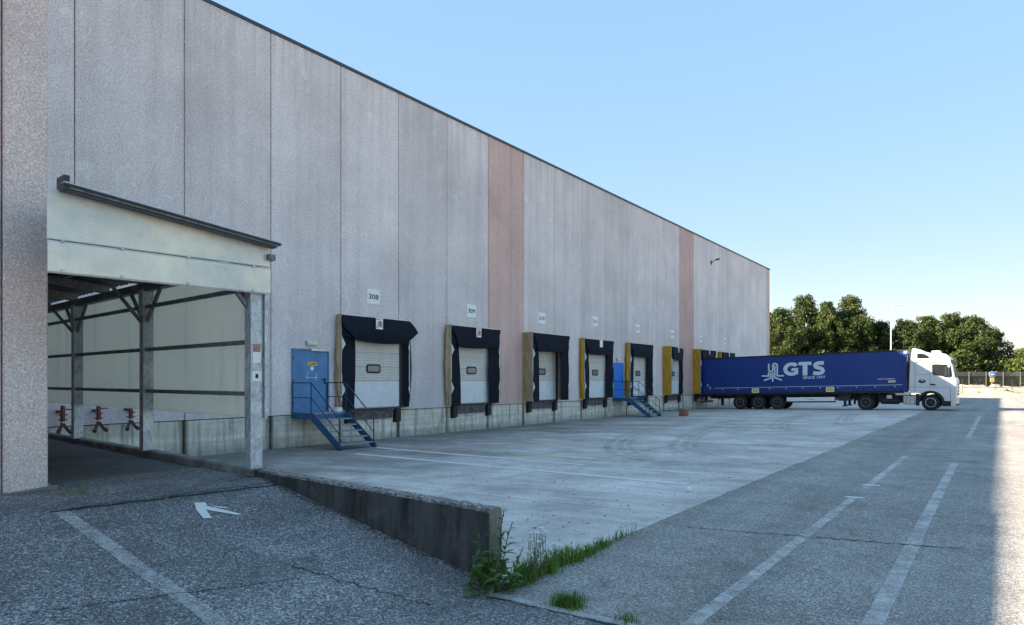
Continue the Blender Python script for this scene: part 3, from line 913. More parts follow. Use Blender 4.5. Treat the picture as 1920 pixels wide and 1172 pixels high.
# fire brigade valves on the wall behind the canopy
v0 = None
for i, (yy, lab) in enumerate(((7.34, 'red fire valve nearest the pink pillar, with its dark handle low'), (8.16, 'red fire valve in the middle of the three, with pale band'), (8.95, 'red fire valve at the right of the three, below the sheet seam'))):
    if v0 is None:
        t = v0 = empty('fire_valve', (0, 0, 0), lab, 'valve', 'red fire valves below the canopy sheet')
        m = MB(); m.tube((.3, 0, .22), (.3, 0, .62), .055, 10); m.lathe([(.001, 0), (.1, 0), (.1, .03), (.001, .03)], (.3, 0, .42), 'z', 12); m.lathe([(.001, 0), (.1, 0), (.1, .03), (.001, .03)], (.3, 0, .3), 'z', 12); m.tube((.3, 0, .62), (.3, 0, .66), .045, 10); m.tube((.0, 0, .5), (.3, 0, .5), .04, 8)
        m.build('body', M['red'], t)
        m = MB(); m.path([(.3, 0, .22), (.33, -.07, .10), (.36, -.11, .03)], .04, 8); m.path([(.3, 0, .22), (.33, .07, .10), (.36, .11, .03)], .04, 8)
        for s_ in (-1, 1): m.tube((.36, s_ * .11, .04), (.42, s_ * .15, -.01), .05, 8)
        m.build('hose_outlets', M['brown_red'], t)
        MB().lathe([(.001, 0), (.062, 0), (.062, .035), (.001, .035)], (.3, 0, .235), 'z', 10).build('band', M['lampglass'], t)
        MB().bar((.3, .04, .56), (.33, .2, .56), .03, .03).build('lever', M['black'], t)
    else:
        t = dup(v0)
    t.location = (0, yy, .66); t['label'] = lab

# ------------------------------------------------------------------ neighbouring building corner (left edge)
AX = empty('annex_building', (9.4, 0, .6), 'corner of the neighbouring building in pink pebbledash concrete at the left edge', 'building')
AXX = 9.4; AY = 3.60
MB().box(.3, AXX - .16, -6, AY - .16, .3, 6.4).build('core', M['backing'], AX)
for y0, y1 in ((AY - .47, AY), (AY - 3.2, AY - .49), (AY - 6.2, AY - 3.22)):
    o = MB().prism([(AXX - .15, y0), (AXX - .015, y0), (AXX, y0 + .015), (AXX, y1 - .02), (AXX - .02, y1), (AXX - .15, y1)], 'z', .60, 6.63)
    o.build('wall_panel', M['pier'], AX)
MB().box(.3, AXX - .152, AY - .15, AY, .60, 6.63).build('side_wall_panel', M['pier'], AX)
MB().box(.2, AXX - .25, -6.2, AY - .2, 6.41, 6.5).build('roof', M['coping'], AX)
m = MB(); m.box(AXX - .1, AXX + .1, -6.2, AY + .04, .35, .64)
m.v = [(x, y, z - max(0, (3.2 - y)) * .07 if z > .5 else z) for x, y, z in m.v]
m.build('plinth_kerb', M['kerb'], AX, bevel=.02)

# ------------------------------------------------------------------ canopy over the passage
CP = empty('canopy', (10.54, 5.68, .6), 'galvanised steel canopy with sheet metal fascia and grey green side sheets over the passage', 'canopy')
E1 = Vector((-.994, .1095, 0))        # along the posts, away from the camera
E2 = Vector((-.1095, -.994, 0))       # along the fascia, towards the annex
O = Vector((10.54, 5.68, 0))
def cp(a, b, z): p = O + E1 * a + E2 * b; return (p.x, p.y, z)
def obox(mb, a0, a1, b0, b1, z0, z1, zs=None):
    p = [cp(a0, b0, z0), cp(a1, b0, z0), cp(a1, b1, z0), cp(a0, b1, z0), cp(a0, b0, z1), cp(a1, b0, z1), cp(a1, b1, z1), cp(a0, b1, z1)]
    return mb.hexa(p)
posts = [0, 3.75, 7.45]
for i, a in enumerate(posts):
    pm = MB(); w = .085; th = .012
    obox(pm, a - w, a - w + th, -w, w, .72, 3.52)                 # flange facing the road
    obox(pm, a + w - th, a + w, -w, w, .72, 3.52)
    obox(pm, a - w + th, a + w - th, w - th, w, .72, 3.52)        # web
    po = pm.build('post', M['galv'], CP)
    obox(MB(), a - .13, a + .13, -.12, .13, .718, .735).build('base_plate', M['galv_dark'], po)
    obox(MB(), a - .09, a + .09, -.10, .10, 3.05, 3.5).build('head_plate', M['galv'], po) if i else None
    br = MB()
    for s_ in (-1, 1):
        if i == 0 and s_ < 0: continue
        br.bar(cp(a + s_ * .06, .02, 2.95), cp(a + s_ * .62, .02, 3.47), .05, .05)
    br.bar(cp(a + .02, .08, 2.95), cp(a + .02, .6, 3.6), .05, .05)
    br.build('knee_brace', M['galv_dark'], po)
    if i == 0:
        for z0, z1, h_, mm in ((2.33, 2.44, .05, 'print_red'), (2.18, 2.27, .055, 'white'), (1.93, 2.07, .065, 'white'), (2.27, 2.33, .06, 'white')):
            obox(MB(), a - w - .006, a - w - .001, -h_, h_, z0, z1).build('sticker', M[mm], po)
        obox(MB(), a - w - .009, a - w - .0065, -.02, .02, 1.97, 2.03).build('sticker_print', M['black'], po)
for z in (1.755, 2.47, 3.21):
    m = MB(); m.bar(cp(.09, .03, z), cp(10.5, .03, z), .05, .06); m.build('side_rail', M['galv_dark'], CP)
MB().bar(cp(-.05, .02, 3.55), cp(10.5, .02, 3.55), .12, .14).build('eaves_beam', M['galv_dark'], CP)
for a0, a1 in ((-.02, 4.80), (4.82, 10.45)):
    MB().hexa([cp(a0, -.10, 1.42), cp(a1, -.10, 1.42), cp(a1, -.085, 1.42), cp(a0, -.085, 1.42), cp(a0, -.10, 3.6), cp(a1, -.10, 3.6), cp(a1, -.085, 3.6), cp(a0, -.085, 3.6)]).build('side_sheet', M['sheet'], CP)
MB().box(0, 0, 0, 0, 0, 0) if False else None
sm = MB()
for zq in (1.9, 2.45, 3.0): pass
obox(MB(), -.13, -.02, -.14, -.10, 1.42, 3.5).build('corner_flashing', M['galv'], CP)
# roof: corrugated sheet falling towards the yard
def roofz(b): return 3.815 + (b + .35) * .112
rb0, rb1 = -.24, 2.36
rs_ = MB(); nrib = 9
import itertools
nb = 46; 
def rf(u, v):
    a = -.28 + u * 10.7; b = rb0 + (min(2.40, (2.05 + .1095 * a) / .994 if a > .1 else 2.28) - rb0) * v
    return cp(a, b, roofz(b) - .05 + (.035 if int(u * 215) % 5 < 2 else 0))
rs_.grid(215, 2, rf); rs_.build('roof_sheet', M['roofdark'], CP)
edge = [(0.006, .0, .014, 'rooftop'), (-.011, -.012, .02, 'roofdark'), (-.034, -.03, .02, 'galv_dark'), (-.057, -.05, .028, 'roofdark')]
for dz, da, th, mm in edge:
    L = rb1
    s0 = rb0 + (0 if dz > -.02 else .03 if dz > -.04 else .08)
    MB().hexa([cp(-.33 - da, s0, roofz(s0) + dz - th), cp(-.20, s0, roofz(s0) + dz - th), cp(-.20, L, roofz(L) + dz - th), cp(-.33 - da, L, roofz(L) + dz - th),
               cp(-.33 - da, s0, roofz(s0) + dz), cp(-.20, s0, roofz(s0) + dz), cp(-.20, L, roofz(L) + dz), cp(-.33 - da, L, roofz(L) + dz)]).build('verge_trim', M[mm], CP)
for a in (1.8, 3.75, 5.6, 7.45, 9.3):
    MB().bar(cp(a, 0, 3.66), cp(a, 2.0, 3.89), .1, .14).build('rafter', M['galv_dark'], CP)
for b in (.8, 1.6):
    MB().bar(cp(0, b, roofz(b) - .12), cp(10.4, b, roofz(b) - .12), .06, .08).build('purlin', M['galv_dark'], CP)
obox(MB(), -.3, -.05, 2.30, 2.36, 4.04, 4.2).build('ridge_end', M['roofdark'], CP)
# fascia: two folded sheets
low = MB()
prof = [(-.135, 3.13), (-.15, 3.15), (-.15, 3.47), (-.13, 3.495), (-.12, 3.495), (-.12, 3.13)]
def extr(mb, prof, b0, b1, topf=None):
    n = len(prof); vs = []
    for b in (b0, b1):
        for a, z in prof: vs.append(cp(a, b, z if topf is None or z < 3.6 else topf(b)))
    return mb.add(vs, [tuple(range(n)), tuple(range(2 * n - 1, n - 1, -1))] + [(i, (i + 1) % n, (i + 1) % n + n, i + n) for i in range(n)])
extr(low, prof, -.17, 2.47).build('fascia_sheet', M['fascia'], CP)
up = MB(); extr(up, [(-.142, 3.505), (-.128, 3.52), (-.128, 3.7), (-.11, 3.7), (-.11, 3.505)], -.17, 2.47, lambda b: roofz(b) - .06)
up.build('fascia_sheet', M['fascia'], CP)
for b in (.08, .95, 1.72, 2.33):
    for z in (3.165, 3.49):
        p0 = cp(-.151, b, z); p1 = cp(-.165, b, z)
        MB().tube(p0, p1, .02, 8).build('bolt', M['galv'], CP)
MB().hexa([cp(-.2, -.22, 3.6), cp(-.05, -.22, 3.6), cp(-.05, -.12, 3.6), cp(-.2, -.12, 3.6), cp(-.2, -.22, 3.68), cp(-.05, -.22, 3.68), cp(-.05, -.12, 3.68), cp(-.2, -.12, 3.68)]).build('beam_end', M['galv_dark'], CP)

# ------------------------------------------------------------------ articulated lorry
LY = empty('articulated_lorry', (8, 51.9, -.13), 'white lorry with a long blue curtain sided trailer backed up to a dock', 'lorry')
Y0, Y1 = 50.6, 53.15
def tl(x, z): return z - (14.05 - x) * .0254
def tbox(x0, x1, y0, y1, z0, z1):
    m = MB()
    m.hexa([(x0, y0, tl(x0, z0)), (x1, y0, tl(x1, z0)), (x1, y1, tl(x1, z0)), (x0, y1, tl(x0, z0)), (x0, y0, tl(x0, z1)), (x1, y0, tl(x1, z1)), (x1, y1, tl(x1, z1)), (x0, y1, tl(x0, z1))])
    return m
tbox(.62, 14.0, Y0 + .04, Y1 - .04, 1.2, 3.86).build('trailer_body', M['curtain_low'], LY)
rc = random.Random(9)
def cur(x0, x1, z0, z1, nx, amp, yb, freq):
    ph = [rc.uniform(0, 6) for _ in range(3)]
    def fn(u, v):
        x = x0 + (x1 - x0) * u
        return (x, yb - amp * (math.sin(x * freq + ph[0]) * .5 + math.sin(x * freq * 2.3 + ph[1]) * .3 + .8) * math.sin(math.pi * min(1, max(.0, .12 + v * .8))), tl(x, z0 + (z1 - z0) * v))
    return MB().grid(nx, 6, fn)
cu_ = cur(.75, 13.83, 1.64, 3.80, 120, .012, Y0 + .02, 2.1)
CURT = cu_.build('side_curtain', M['curtain'], LY, True)
cur(.75, 13.83, 1.24, 1.63, 160, .022, Y0 + .015, 5.2).build('curtain_hem', M['curtain_low'], LY, True)
tbox(1.5, 13.8, Y0 - .006, Y0 + .004, 1.622, 1.648).build('hem_stripe', M['logo'], LY)
tbox(.6, 14.06, Y0 - .01, Y0 + .06, 3.80, 3.90).build('roof_rail', M['chassis'], LY)
tbox(.6, 14.06, Y1 - .06, Y1 + .01, 3.80, 3.90).build('roof_rail', M['chassis'], LY)
tbox(.62, 14.04, Y0 + .06, Y1 - .06, 3.862, 3.895).build('trailer_roof', M['curtain_low'], LY)
tbox(13.84, 14.05, Y0 - .004, Y1 + .004, 1.2, 3.799).build('front_bulkhead', M['curtain_low'], LY)
tbox(13.86, 14.06, Y0 - .012, Y0 + .05, 3.62, 3.81).build('corner_casting', M['tank'], LY)
tbox(14.051, 14.07, Y0 + .1, Y0 + .3, 3.1, 3.5).build('bulkhead_plate', M['white'], LY)
tbox(.55, .74, Y0 - .004, Y1 + .004, 1.2, 3.799).build('rear_frame', M['curtain_low'], LY)
for x in (1.02, 1.2): tbox(x, x + .05, Y0 - .03, Y0, 1.55 if x > 1.1 else 1.75, 1.75 if x > 1.1 else 1.95).build('door_latch', M['logo'], LY)
tbox(.6, 13.9, Y0 + .02, Y0 + .1, 1.10, 1.235).build('side_rave', M['chassis'], LY)
tbox(.6, 13.9, Y1 - .1, Y1 - .02, 1.10, 1.235).build('side_rave', M['chassis'], LY)
for i in range(22):
    x = 1.6 + i * .56
    b = tbox(x, x + .05, Y0 - .022, Y0 - .012, 1.28, 1.58); b.build('strap', M['curtain_low'], LY)
    if i % 2: tbox(x - .02, x + .06, Y0 - .03, Y0 - .023, 1.50, 1.55).build('buckle', M['logo'], LY)
for x in (4.3, 9.27):
    p = tbox(x, x + .5, Y0 - .04, Y0 - .03, 1.24, 1.56).build('marker_plate', M['white'], LY)
    tbox(x + .05, x + .45, Y0 - .0445, Y0 - .0405, 1.29, 1.51).build('marker_print', M['yellow'], p)
# writing and emblem on the curtain
YT = Y0 - .012
def seg_text(name, body, x0, x1, z0, z1, bold, mat='logo', y=YT, par=CURT):
    o = text_part(name, body, M[mat], par, (x0, x1, z0, z1), ('y', y), bold)
    off = parent_origin(par)
    for v in o.data.vertices:
        x = v.co.x + off.x; v.co.z = v.co.z - (14.05 - x) * .0254
    return o
up_ = lambda x, z: z + (14.05 - x) * .0254
def stroke_letters():
    # heavy letters drawn as outlines: T as a prism, G and S as swept arcs
    zb, zt_ = 2.40, 3.34
    def arc(cx, cz, rx, rz_, a0, a1, n): return [(cx + rx * math.cos(R(a0 + (a1 - a0) * i / n)), cz + rz_ * math.sin(R(a0 + (a1 - a0) * i / n))) for i in range(n + 1)]
    def band(outer, inner):
        m = MB(); n = len(outer)
        vs = [(x, YT, tl(x, z)) for x, z in outer] + [(x, YT, tl(x, z)) for x, z in inner]
        vs += [(x, YT - .005, tl(x, z)) for x, z in outer] + [(x, YT - .005, tl(x, z)) for x, z in inner]
        fs = []
        for i in range(n - 1):
            fs += [(2 * n + i, 2 * n + i + 1, 3 * n + i + 1, 3 * n + i)]
        return m.add(vs, fs)
    zc = (zb + zt_) / 2; hh = (zt_ - zb) / 2
    G = band(arc(7.03, zc, .56, hh, 42, 318, 28), arc(7.03, zc, .29, hh - .24, 40, 325, 28))
    for q in ([(7.05, zc + .07), (7.46, zc + .07), (7.46, zb + .09), (7.22, zb + .09), (7.22, zc - .13), (6.98, zc - .13)],):
        G.prism([(x, tl(x, z)) for x, z in q], 'y', YT - .006, YT)
    G.build('letter', M['logo'], CURT)
    T = MB()
    T.prism([(x, tl(x, z)) for x, z in [(7.5, zt_), (8.33, zt_), (8.33, zt_ - .23), (8.07, zt_ - .23), (8.07, zb), (7.76, zb), (7.76, zt_ - .23), (7.5, zt_ - .23)]], 'y', YT - .006, YT)
    T.build('letter', M['logo'], CURT)
    cx = 8.80; r = .26
    # S: centre line
    cl = arc(cx, zt_ - r - .0 - .1 + .0, .30, .25, 35, 90, 4)
    cl = [(9.12, zt_ - .13), (8.98, zt_ - .115), (8.80, zt_ - .115), (8.62, zt_ - .16), (8.55, zt_ - .27), (8.60, zt_ - .37), (8.75, zt_ - .43), (8.90, zt_ - .47), (9.03, zt_ - .55), (9.075, zt_ - .66), (9.0, zt_ - .77), (8.82, zt_ - .825), (8.62, zt_ - .82), (8.44, zt_ - .78)]
    m = MB(); out = []; inn = []
    for i, p in enumerate(cl):
        a = Vector(cl[max(0, i - 1)]); b = Vector(cl[min(len(cl) - 1, i + 1)]); d = (b - a).normalized(); nn = Vector((-d.y, d.x)) * .125
        out.append((p[0] + nn.x, p[1] + nn.y)); inn.append((p[0] - nn.x, p[1] - nn.y))
    band(out, inn).build('letter', M['logo'], CURT)
stroke_letters()
seg_text('lettering', 'SINCE 1977', 7.78, 9.22, 2.155, 2.34, .02)
seg_text('lettering', 'MAKE CHANGE !', 12.38, 13.4, 1.985, 2.08, .01)
tbox(13.0, 13.42, YT - .006, YT - .001, 1.79, 1.93).build('small_print', M['cream'], CURT)
tbox(13.1, 13.36, YT - .009, YT - .0065, 1.82, 1.87).build('small_print', M['yellow'], CURT)
em = MB()
for st in ([(5.48, 3.09), (5.48, 2.64), (5.52, 2.56), (5.61, 2.53), (5.7, 2.56), (5.76, 2.64), (5.76, 2.99), (5.8, 3.07), (5.91, 3.1), (6.01, 3.06), (6.06, 2.99), (6.06, 2.23), (6.52, 2.23)],
           [(5.89, 2.95), (5.89, 2.1), (6.37, 1.92)], [(5.75, 2.47), (5.75, 1.81)], [(5.61, 2.43), (5.61, 2.06), (5.14, 1.9)], [(5.47, 2.49), (5.47, 2.21), (4.98, 2.22)]):
    hwid = .052
    o1 = []; o2 = []
    for i, p in enumerate(st):
        a = Vector(st[max(0, i - 1)]); p_ = Vector(p); b = Vector(st[min(len(st) - 1, i + 1)])
        d1 = (p_ - a).normalized() if i else (b - p_).normalized(); d2 = (b - p_).normalized() if i < len(st) - 1 else d1
        d = (d1 + d2).normalized(); nn = Vector((-d.y, d.x)); sc_ = hwid / max(.5, nn.dot(Vector((-d1.y, d1.x))))
        o1.append(p_ + nn * sc_); o2.append(p_ - nn * sc_)
    nq = len(st)
    em.add([(p.x, YT - .005, p.y) for p in o1] + [(p.x, YT - .005, p.y) for p in o2], [(i, i + 1, nq + i + 1, nq + i) for i in range(nq - 1)])
em.build('emblem', M['logo'], CURT)
# trailer underside
for ys_ in (51.35, 52.4): tbox(1.0, 13.6, ys_ - .07, ys_ + .07, .85, 1.19).build('chassis_beam', M['chassis'], LY)
for i in range(9): tbox(1.2 + i * 1.4, 1.3 + i * 1.4, Y0 + .1, Y1 - .1, 1.0, 1.1).build('cross_member', M['chassis'], LY)
sk = tbox(6.69, 9.78, Y0 + .04, Y0 + .07, .615, .885).build('side_skirt', M['white'], LY)
tbox(6.6, 9.85, Y0 + .1, Y0 + .16, .52, .62).build('side_guard', M['chassis'], LY)
tbox(6.69, 9.78, Y1 - .07, Y1 - .04, .615, .885).build('side_skirt', M['white'], LY)
seg_text('lettering', 'Tirsan', 7.95, 8.5, .72, .79, .01, 'black', Y0 + .036, sk)
for ys_ in (51.0, 52.75):
    MB().box(10.3, 10.45, ys_ - .07, ys_ + .07, .22, 1.1).build('landing_leg', M['chassis'], LY)
    MB().box(10.22, 10.53, ys_ - .12, ys_ + .12, .15, .22).build('leg_foot', M['chassis'], LY)
tbox(10.0, 10.75, Y0 + .3, Y0 + .9, .62, 1.05).build('tool_box', M['dark_steel'], LY)
tbox(.5, .62, Y0 + .1, Y1 - .1, .55, .72).build('underrun_bar', M['chassis'], LY)
tbox(.5, .6, Y0 + .05, Y1 - .05, .95, 1.15).build('rear_light_bar', M['chassis'], LY)
tbox(.48, .6, Y0 + .02, Y0 + .35, .75, .93).build('tail_light', M['brown_red'], LY)
tbox(2.0, 2.05, Y0 + .1, Y0 + .65, .35, 1.0).build('mudflap', M['rubber'], LY)
# wheels
def wheel_meshes(bright):
    r = .5
    ty = MB().lathe([(.29, .03), (.40, 0), (.475, .015), (.5, .05), (.5, .27), (.475, .31), (.29, .31)], (0, 0, 0), 'y', 32)
    rm_ = MB().lathe([(.001, .05), (.10, .05), (.11, .085), (.20, .10), (.235, .05), (.275, .022), (.295, .03), (.295, .2), (.001, .2)], (0, 0, 0), 'y', 24)
    hb = MB().lathe([(.001, -.03), (.07, -.03), (.095, .0), (.095, .06), (.001, .06)], (0, 0, 0), 'y', 16)
    for i in range(10):
        a = 2 * math.pi * i / 10
        c = (.15 * math.cos(a), .15 * math.sin(a))
        hb.tube((c[0], .10, c[1]), (c[0], .05, c[1]), .02, 6)
    return (ty.mesh('tyre', M['tyre'], smooth=False, bevel=0), rm_.mesh('rim', M['rim_bright' if bright else 'rim']), hb.mesh('hub', M['dark_steel']))
WM = {b: wheel_meshes(b) for b in (False, True)}
def wheel(x, ysd, z, bright=False, dual=False):
    e = bpy.data.objects.new('wheel', WM[bright][0]); COL.objects.link(e); e.parent = LY
    near = ysd < 0
    off = parent_origin(LY)
    e.location = Vector((x, Y0 + .02 if near else Y1 - .02, z)) - off
    if not near: e.rotation_euler = (0, 0, math.pi)
    for me in WM[bright][1:]:
        c = bpy.data.objects.new(me.name.split('.')[0], me); COL.objects.link(c); c.parent = e
    if dual:
        c = bpy.data.objects.new('inner_tyre', WM[bright][0]); COL.objects.link(c); c.parent = e; c.location = (0, .34, 0)
for x in (3.42, 4.72, 6.03):
    for sd in (-1, 1): wheel(x, sd, yz(x) + .5)
for sd in (-1, 1): wheel(11.68, sd, yz(11.68) + .5, False, True); wheel(15.36, sd, .51, True)
for x in (3.42, 4.72, 6.03, 11.68, 15.36): MB().tube((x, Y0 + .3, max(yz(x), -.3) + .5), (x, Y1 - .3, max(yz(x), -.3) + .5), .08, 8).build('axle', M['chassis'], LY)
# tractor
for ys_ in (51.45, 52.3): MB().box(10.75, 16.2, ys_ - .05, ys_ + .05, .62, .95).build('chassis_beam', M['chassis'], LY)
MB().box(11.0, 12.5, 51.4, 52.35, .96, 1.14).build('fifth_wheel', M['chassis'], LY)
def arch(cx, cz, r0, r1, a0, a1, y0, y1, n=12):
    o = [(cx + r1 * math.cos(R(a0 + (a1 - a0) * i / n)), cz + r1 * math.sin(R(a0 + (a1 - a0) * i / n))) for i in range(n + 1)]
    i_ = [(cx + r0 * math.cos(R(a0 + (a1 - a0) * i / n)), cz + r0 * math.sin(R(a0 + (a1 - a0) * i / n))) for i in range(n, -1, -1)]
    return MB().prism(o + i_, 'y', y0, y1)
for ya, yb_ in ((Y0 + .02, Y0 + .68), (Y1 - .68, Y1 - .02)):
    arch(11.68, .47, .56, .60, 8, 172, ya, yb_).build('mudguard', M['chassis'], LY)
MB().box(10.95, 11.0, Y0 + .05, Y0 + .65, .3, .85).build('mudflap', M['rubber'], LY)
MB().hexa([(11.22, Y0 + .06, 1.07), (12.05, Y0 + .06, 1.07), (12.05, Y0 + .5, 1.07), (11.22, Y0 + .5, 1.07), (11.22, Y0 + .06, 1.10), (12.05, Y0 + .06, 1.13), (12.05, Y0 + .5, 1.13), (11.22, Y0 + .5, 1.10)]).build('side_plate', M['cream'], LY)
MB().prism([(12.62, 1.16), (14.26, 1.16), (14.26, .96), (13.42, .95), (13.4, 1.06), (12.62, 1.08)], 'y', Y0 + .05, Y0 + .5).build('side_plate', M['cream'], LY, bevel=.01)
ft = MB().box(13.83, 14.60, Y0 + .06, Y0 + .65, .36, .92).build('fuel_tank', M['tank'], LY, bevel=.06, seg=2)
for x in (14.0, 14.22, 14.44): MB().box(x, x + .03, Y0 + .05, Y0 + .06, .40, .9).build('tank_band', M['rim'], ft)
MB().box(12.9, 13.2, Y0 + .1, Y0 + .4, .72, .95).build('filter_box', M['tank'], LY)
MB().tube((12.55, Y0 + .3, .55), (13.6, Y0 + .3, .55), .2, 12).build('air_tank', M['chassis'], LY)
MB().box(12.4, 13.8, Y0 + .4, Y1 - .4, .45, .95).build('gearbox', M['chassis'], LY)
MB().box(14.55, 14.72, Y0 + .03, Y0 + .5, .3, 1.05).build('step_box', M['chassis'], LY)
# cab
CY0, CY1 = Y0 + .03, Y1 - .03
prof = [(14.18, 1.10), (14.20, 2.14), (14.26, 3.21), (14.34, 3.93), (14.46, 3.955), (14.62, 3.92), (14.86, 3.84), (15.06, 3.72), (15.34, 3.64), (15.92, 3.62), (16.2, 3.54), (16.4, 3.34), (16.5, 3.12), (16.56, 2.88), (16.68, 2.10), (16.78, 1.92), (16.79, 1.41), (16.75, .92), (16.76, .33), (16.44, .30), (15.98, .30), (15.98, .62), (15.88, .92), (15.66, 1.16), (15.36, 1.24), (15.06, 1.16), (14.84, .95), (14.74, 1.10)]
cabm = MB(); n = len(prof)
rings = [(CY0, .05), (CY0 + .05, .015), (CY0 + .16, 0), (CY1 - .16, 0), (CY1 - .05, .015), (CY1, .05)]
vs = []
for yy, ins in rings:
    for x, z in prof:
        xx = x - (ins * 1.9 if x > 16.3 else 0); z2 = z - (ins if z > 3.3 else 0)
        vs.append((xx, yy, z2))
fs = [(a * n + i, a * n + (i + 1) % n, (a + 1) * n + (i + 1) % n, (a + 1) * n + i) for a in range(len(rings) - 1) for i in range(n)]
fs += [tuple(range(n)), tuple((len(rings) - 1) * n + i for i in range(n - 1, -1, -1))]
cabm.add(vs, fs)
CAB = cabm.build('cab', M['cabwhite'], LY)
YS = CY0 - .001
def sidep(poly, name, mat, y0=None, y1=None, par=CAB, bevel=0):
    return MB().prism(poly, 'y', YS - .012 if y0 is None else y0, YS if y1 is None else y1).build(name, M[mat], par, bevel=bevel)
sidep([(15.42, 2.88), (15.55, 2.93), (16.24, 2.90), (16.30, 2.5), (16.31, 2.11), (16.15, 2.09), (15.96, 2.18), (15.52, 2.24), (15.44, 2.38)], 'side_window', 'glass')
sidep([(14.62, 3.62), (14.62, 3.30), (15.28, 3.29), (15.24, 3.45), (15.04, 3.57), (14.86, 3.62)], 'deflector_window', 'glass')
sidep([(14.54, 3.10), (16.38, 3.02), (16.38, 2.98), (14.54, 3.06)], 'roof_seam', 'chassis')
for x0, x1, z0, z1 in ((14.49, 14.51, 1.12, 3.05), (15.31, 15.33, 1.5, 2.98), (14.2, 15.3, 1.475, 1.495), (15.34, 16.42, 1.44, 1.46), (16.40, 16.425, .62, 1.44), (14.52, 15.30, 2.27, 2.285), (14.24, 14.5, 3.0, 3.02)):
    sidep([(x0, z0), (x1, z0), (x1, z1), (x0, z1)], 'panel_gap', 'groove', YS - .004)
sidep([(15.34, 1.70), (15.6, 1.68), (15.64, 1.6), (15.58, 1.585), (15.34, 1.60)], 'door_handle', 'black', YS - .02)
el = [(14.89 + .21 * math.cos(R(a)), 1.85 + .12 * math.sin(R(a))) for a in range(0, 360, 24)]
e_ = sidep(el, 'door_emblem', 'emblem', YS - .006)
sidep([(14.82, 1.88), (14.98, 1.88), (14.95, 1.93), (14.85, 1.93)], 'emblem_mark', 'logo', YS - .009, YS - .0065, e_)
sidep([(16.27, 1.58), (16.36, 1.58), (16.36, 1.62), (16.27, 1.62)], 'badge', 'tank', YS - .008)
arch(15.36, .5, .60, .76, 2, 178, CY0 - .02, CY0 + .35, 14).build('wheel_arch', M['chassis'], CAB)
arch(15.36, .5, .60, .76, 2, 178, CY1 - .35, CY1 + .02, 14).build('wheel_arch', M['chassis'], CAB)
sidep([(15.95, .62), (16.44, .62), (16.44, .295), (15.95, .295)], 'entry_step', 'chassis', YS - .012)
MB().prism([(16.42, 2.86), (16.57, 2.86), (16.70, 2.10), (16.55, 2.08)], 'y', CY0 + .10, CY1 - .10).build('windscreen', M['glass'], CAB)
MB().prism([(16.28, 3.16), (16.5, 3.2), (16.68, 3.04), (16.66, 2.93), (16.56, 2.9), (16.38, 2.94)], 'y', CY0 + .01, CY1 - .01).build('sun_visor', M['chassis'], CAB, bevel=.02)
sidep([(16.36, 2.84), (16.44, 2.84), (16.52, 2.12), (16.36, 2.12)], 'pillar_trim', 'chassis', YS - .01, YS + .1)
MB().box(15.36, 15.86, CY0 + .5, CY1 - .5, 3.63, 3.79).build('roof_hatch', M['cabwhite'], CAB, bevel=.05, seg=2)
MB().box(16.74, 16.86, CY0 - .02, CY0 + .12, .36, .46).build('corner_lamp', M['black'], CAB)
mh = MB().box(16.12, 16.30, CY0 - .16, CY0 - .04, 2.15, 2.78)
mh.build('mirror', M['chassis'], CAB, bevel=.04)
MB().box(16.2, 16.26, CY0 - .06, CY0 + .02, 2.70, 2.76).build('mirror_arm', M['chassis'], CAB)
for z in (1.0, 1.2, 1.4, 1.6): MB().box(16.76, 16.80, CY0 + .35, CY1 - .35, z, z + .09).build('grille_bar', M['chassis'], CAB)
for yy in (CY0 + .12, CY1 - .42): MB().box(16.72, 16.785, yy, yy + .3, .6, .8).build('headlight', M['lampglass'], CAB)

# ------------------------------------------------------------------ background: bank, fence, sign, lamp posts, trees
RV = Vector((.815, .579, 0)); FV = Vector((-.579, .815, 0))
C0 = Vector((18.95, 0, 0))
def far(t, d, z): p = C0 + RV * (t * d) + FV * d; return (p.x, p.y, z)
rb = random.Random(31)
def bank(u, v):
    lat = 30 + u * 45; d = 82.5 + v * 14 + .6 * math.sin(lat * .7) * (1 - v)
    p = C0 + RV * lat + FV * d
    h = min(1, v * 3.2)
    z = -.06 + 1.05 * h * h * (3 - 2 * h) + (rb.uniform(-.14, .14) if .02 < v < .7 else 0) + .25 * math.sin(lat * .45 + 1) * h * (v < .6)
    return (p.x, p.y, z)
MB().grid(90, 24, bank).build('earth_bank', M['earth'], None, True)['kind'] = 'structure'
# stones on the bank
st0 = None
for i, (lat, d, r_) in enumerate(((60.5, 84.6, .5), (63.2, 84.2, .35), (59, 86.5, .6), (61.8, 88, .7))):
    p = C0 + RV * lat + FV * d
    m = MB(); q = random.Random(i)
    m.grid(8, 6, lambda u, v: (p.x + r_ * math.cos(2 * math.pi * u) * math.sin(math.pi * v) * (1 + .15 * math.sin(5 * u + i)), p.y + r_ * .8 * math.sin(2 * math.pi * u) * math.sin(math.pi * v), .65 + .5 * r_ * math.cos(math.pi * v) + (.4 if d > 86 else 0)))
    tag(m.build('rubble_heap', M['kerb']), ['pale rock on the earth bank nearest the road edge', 'small pale rock low on the earth bank', 'broad pale heap on top of the earth bank', 'pale rubble heap by the far fence'][i], 'rock', 'pale rocks on the earth bank')

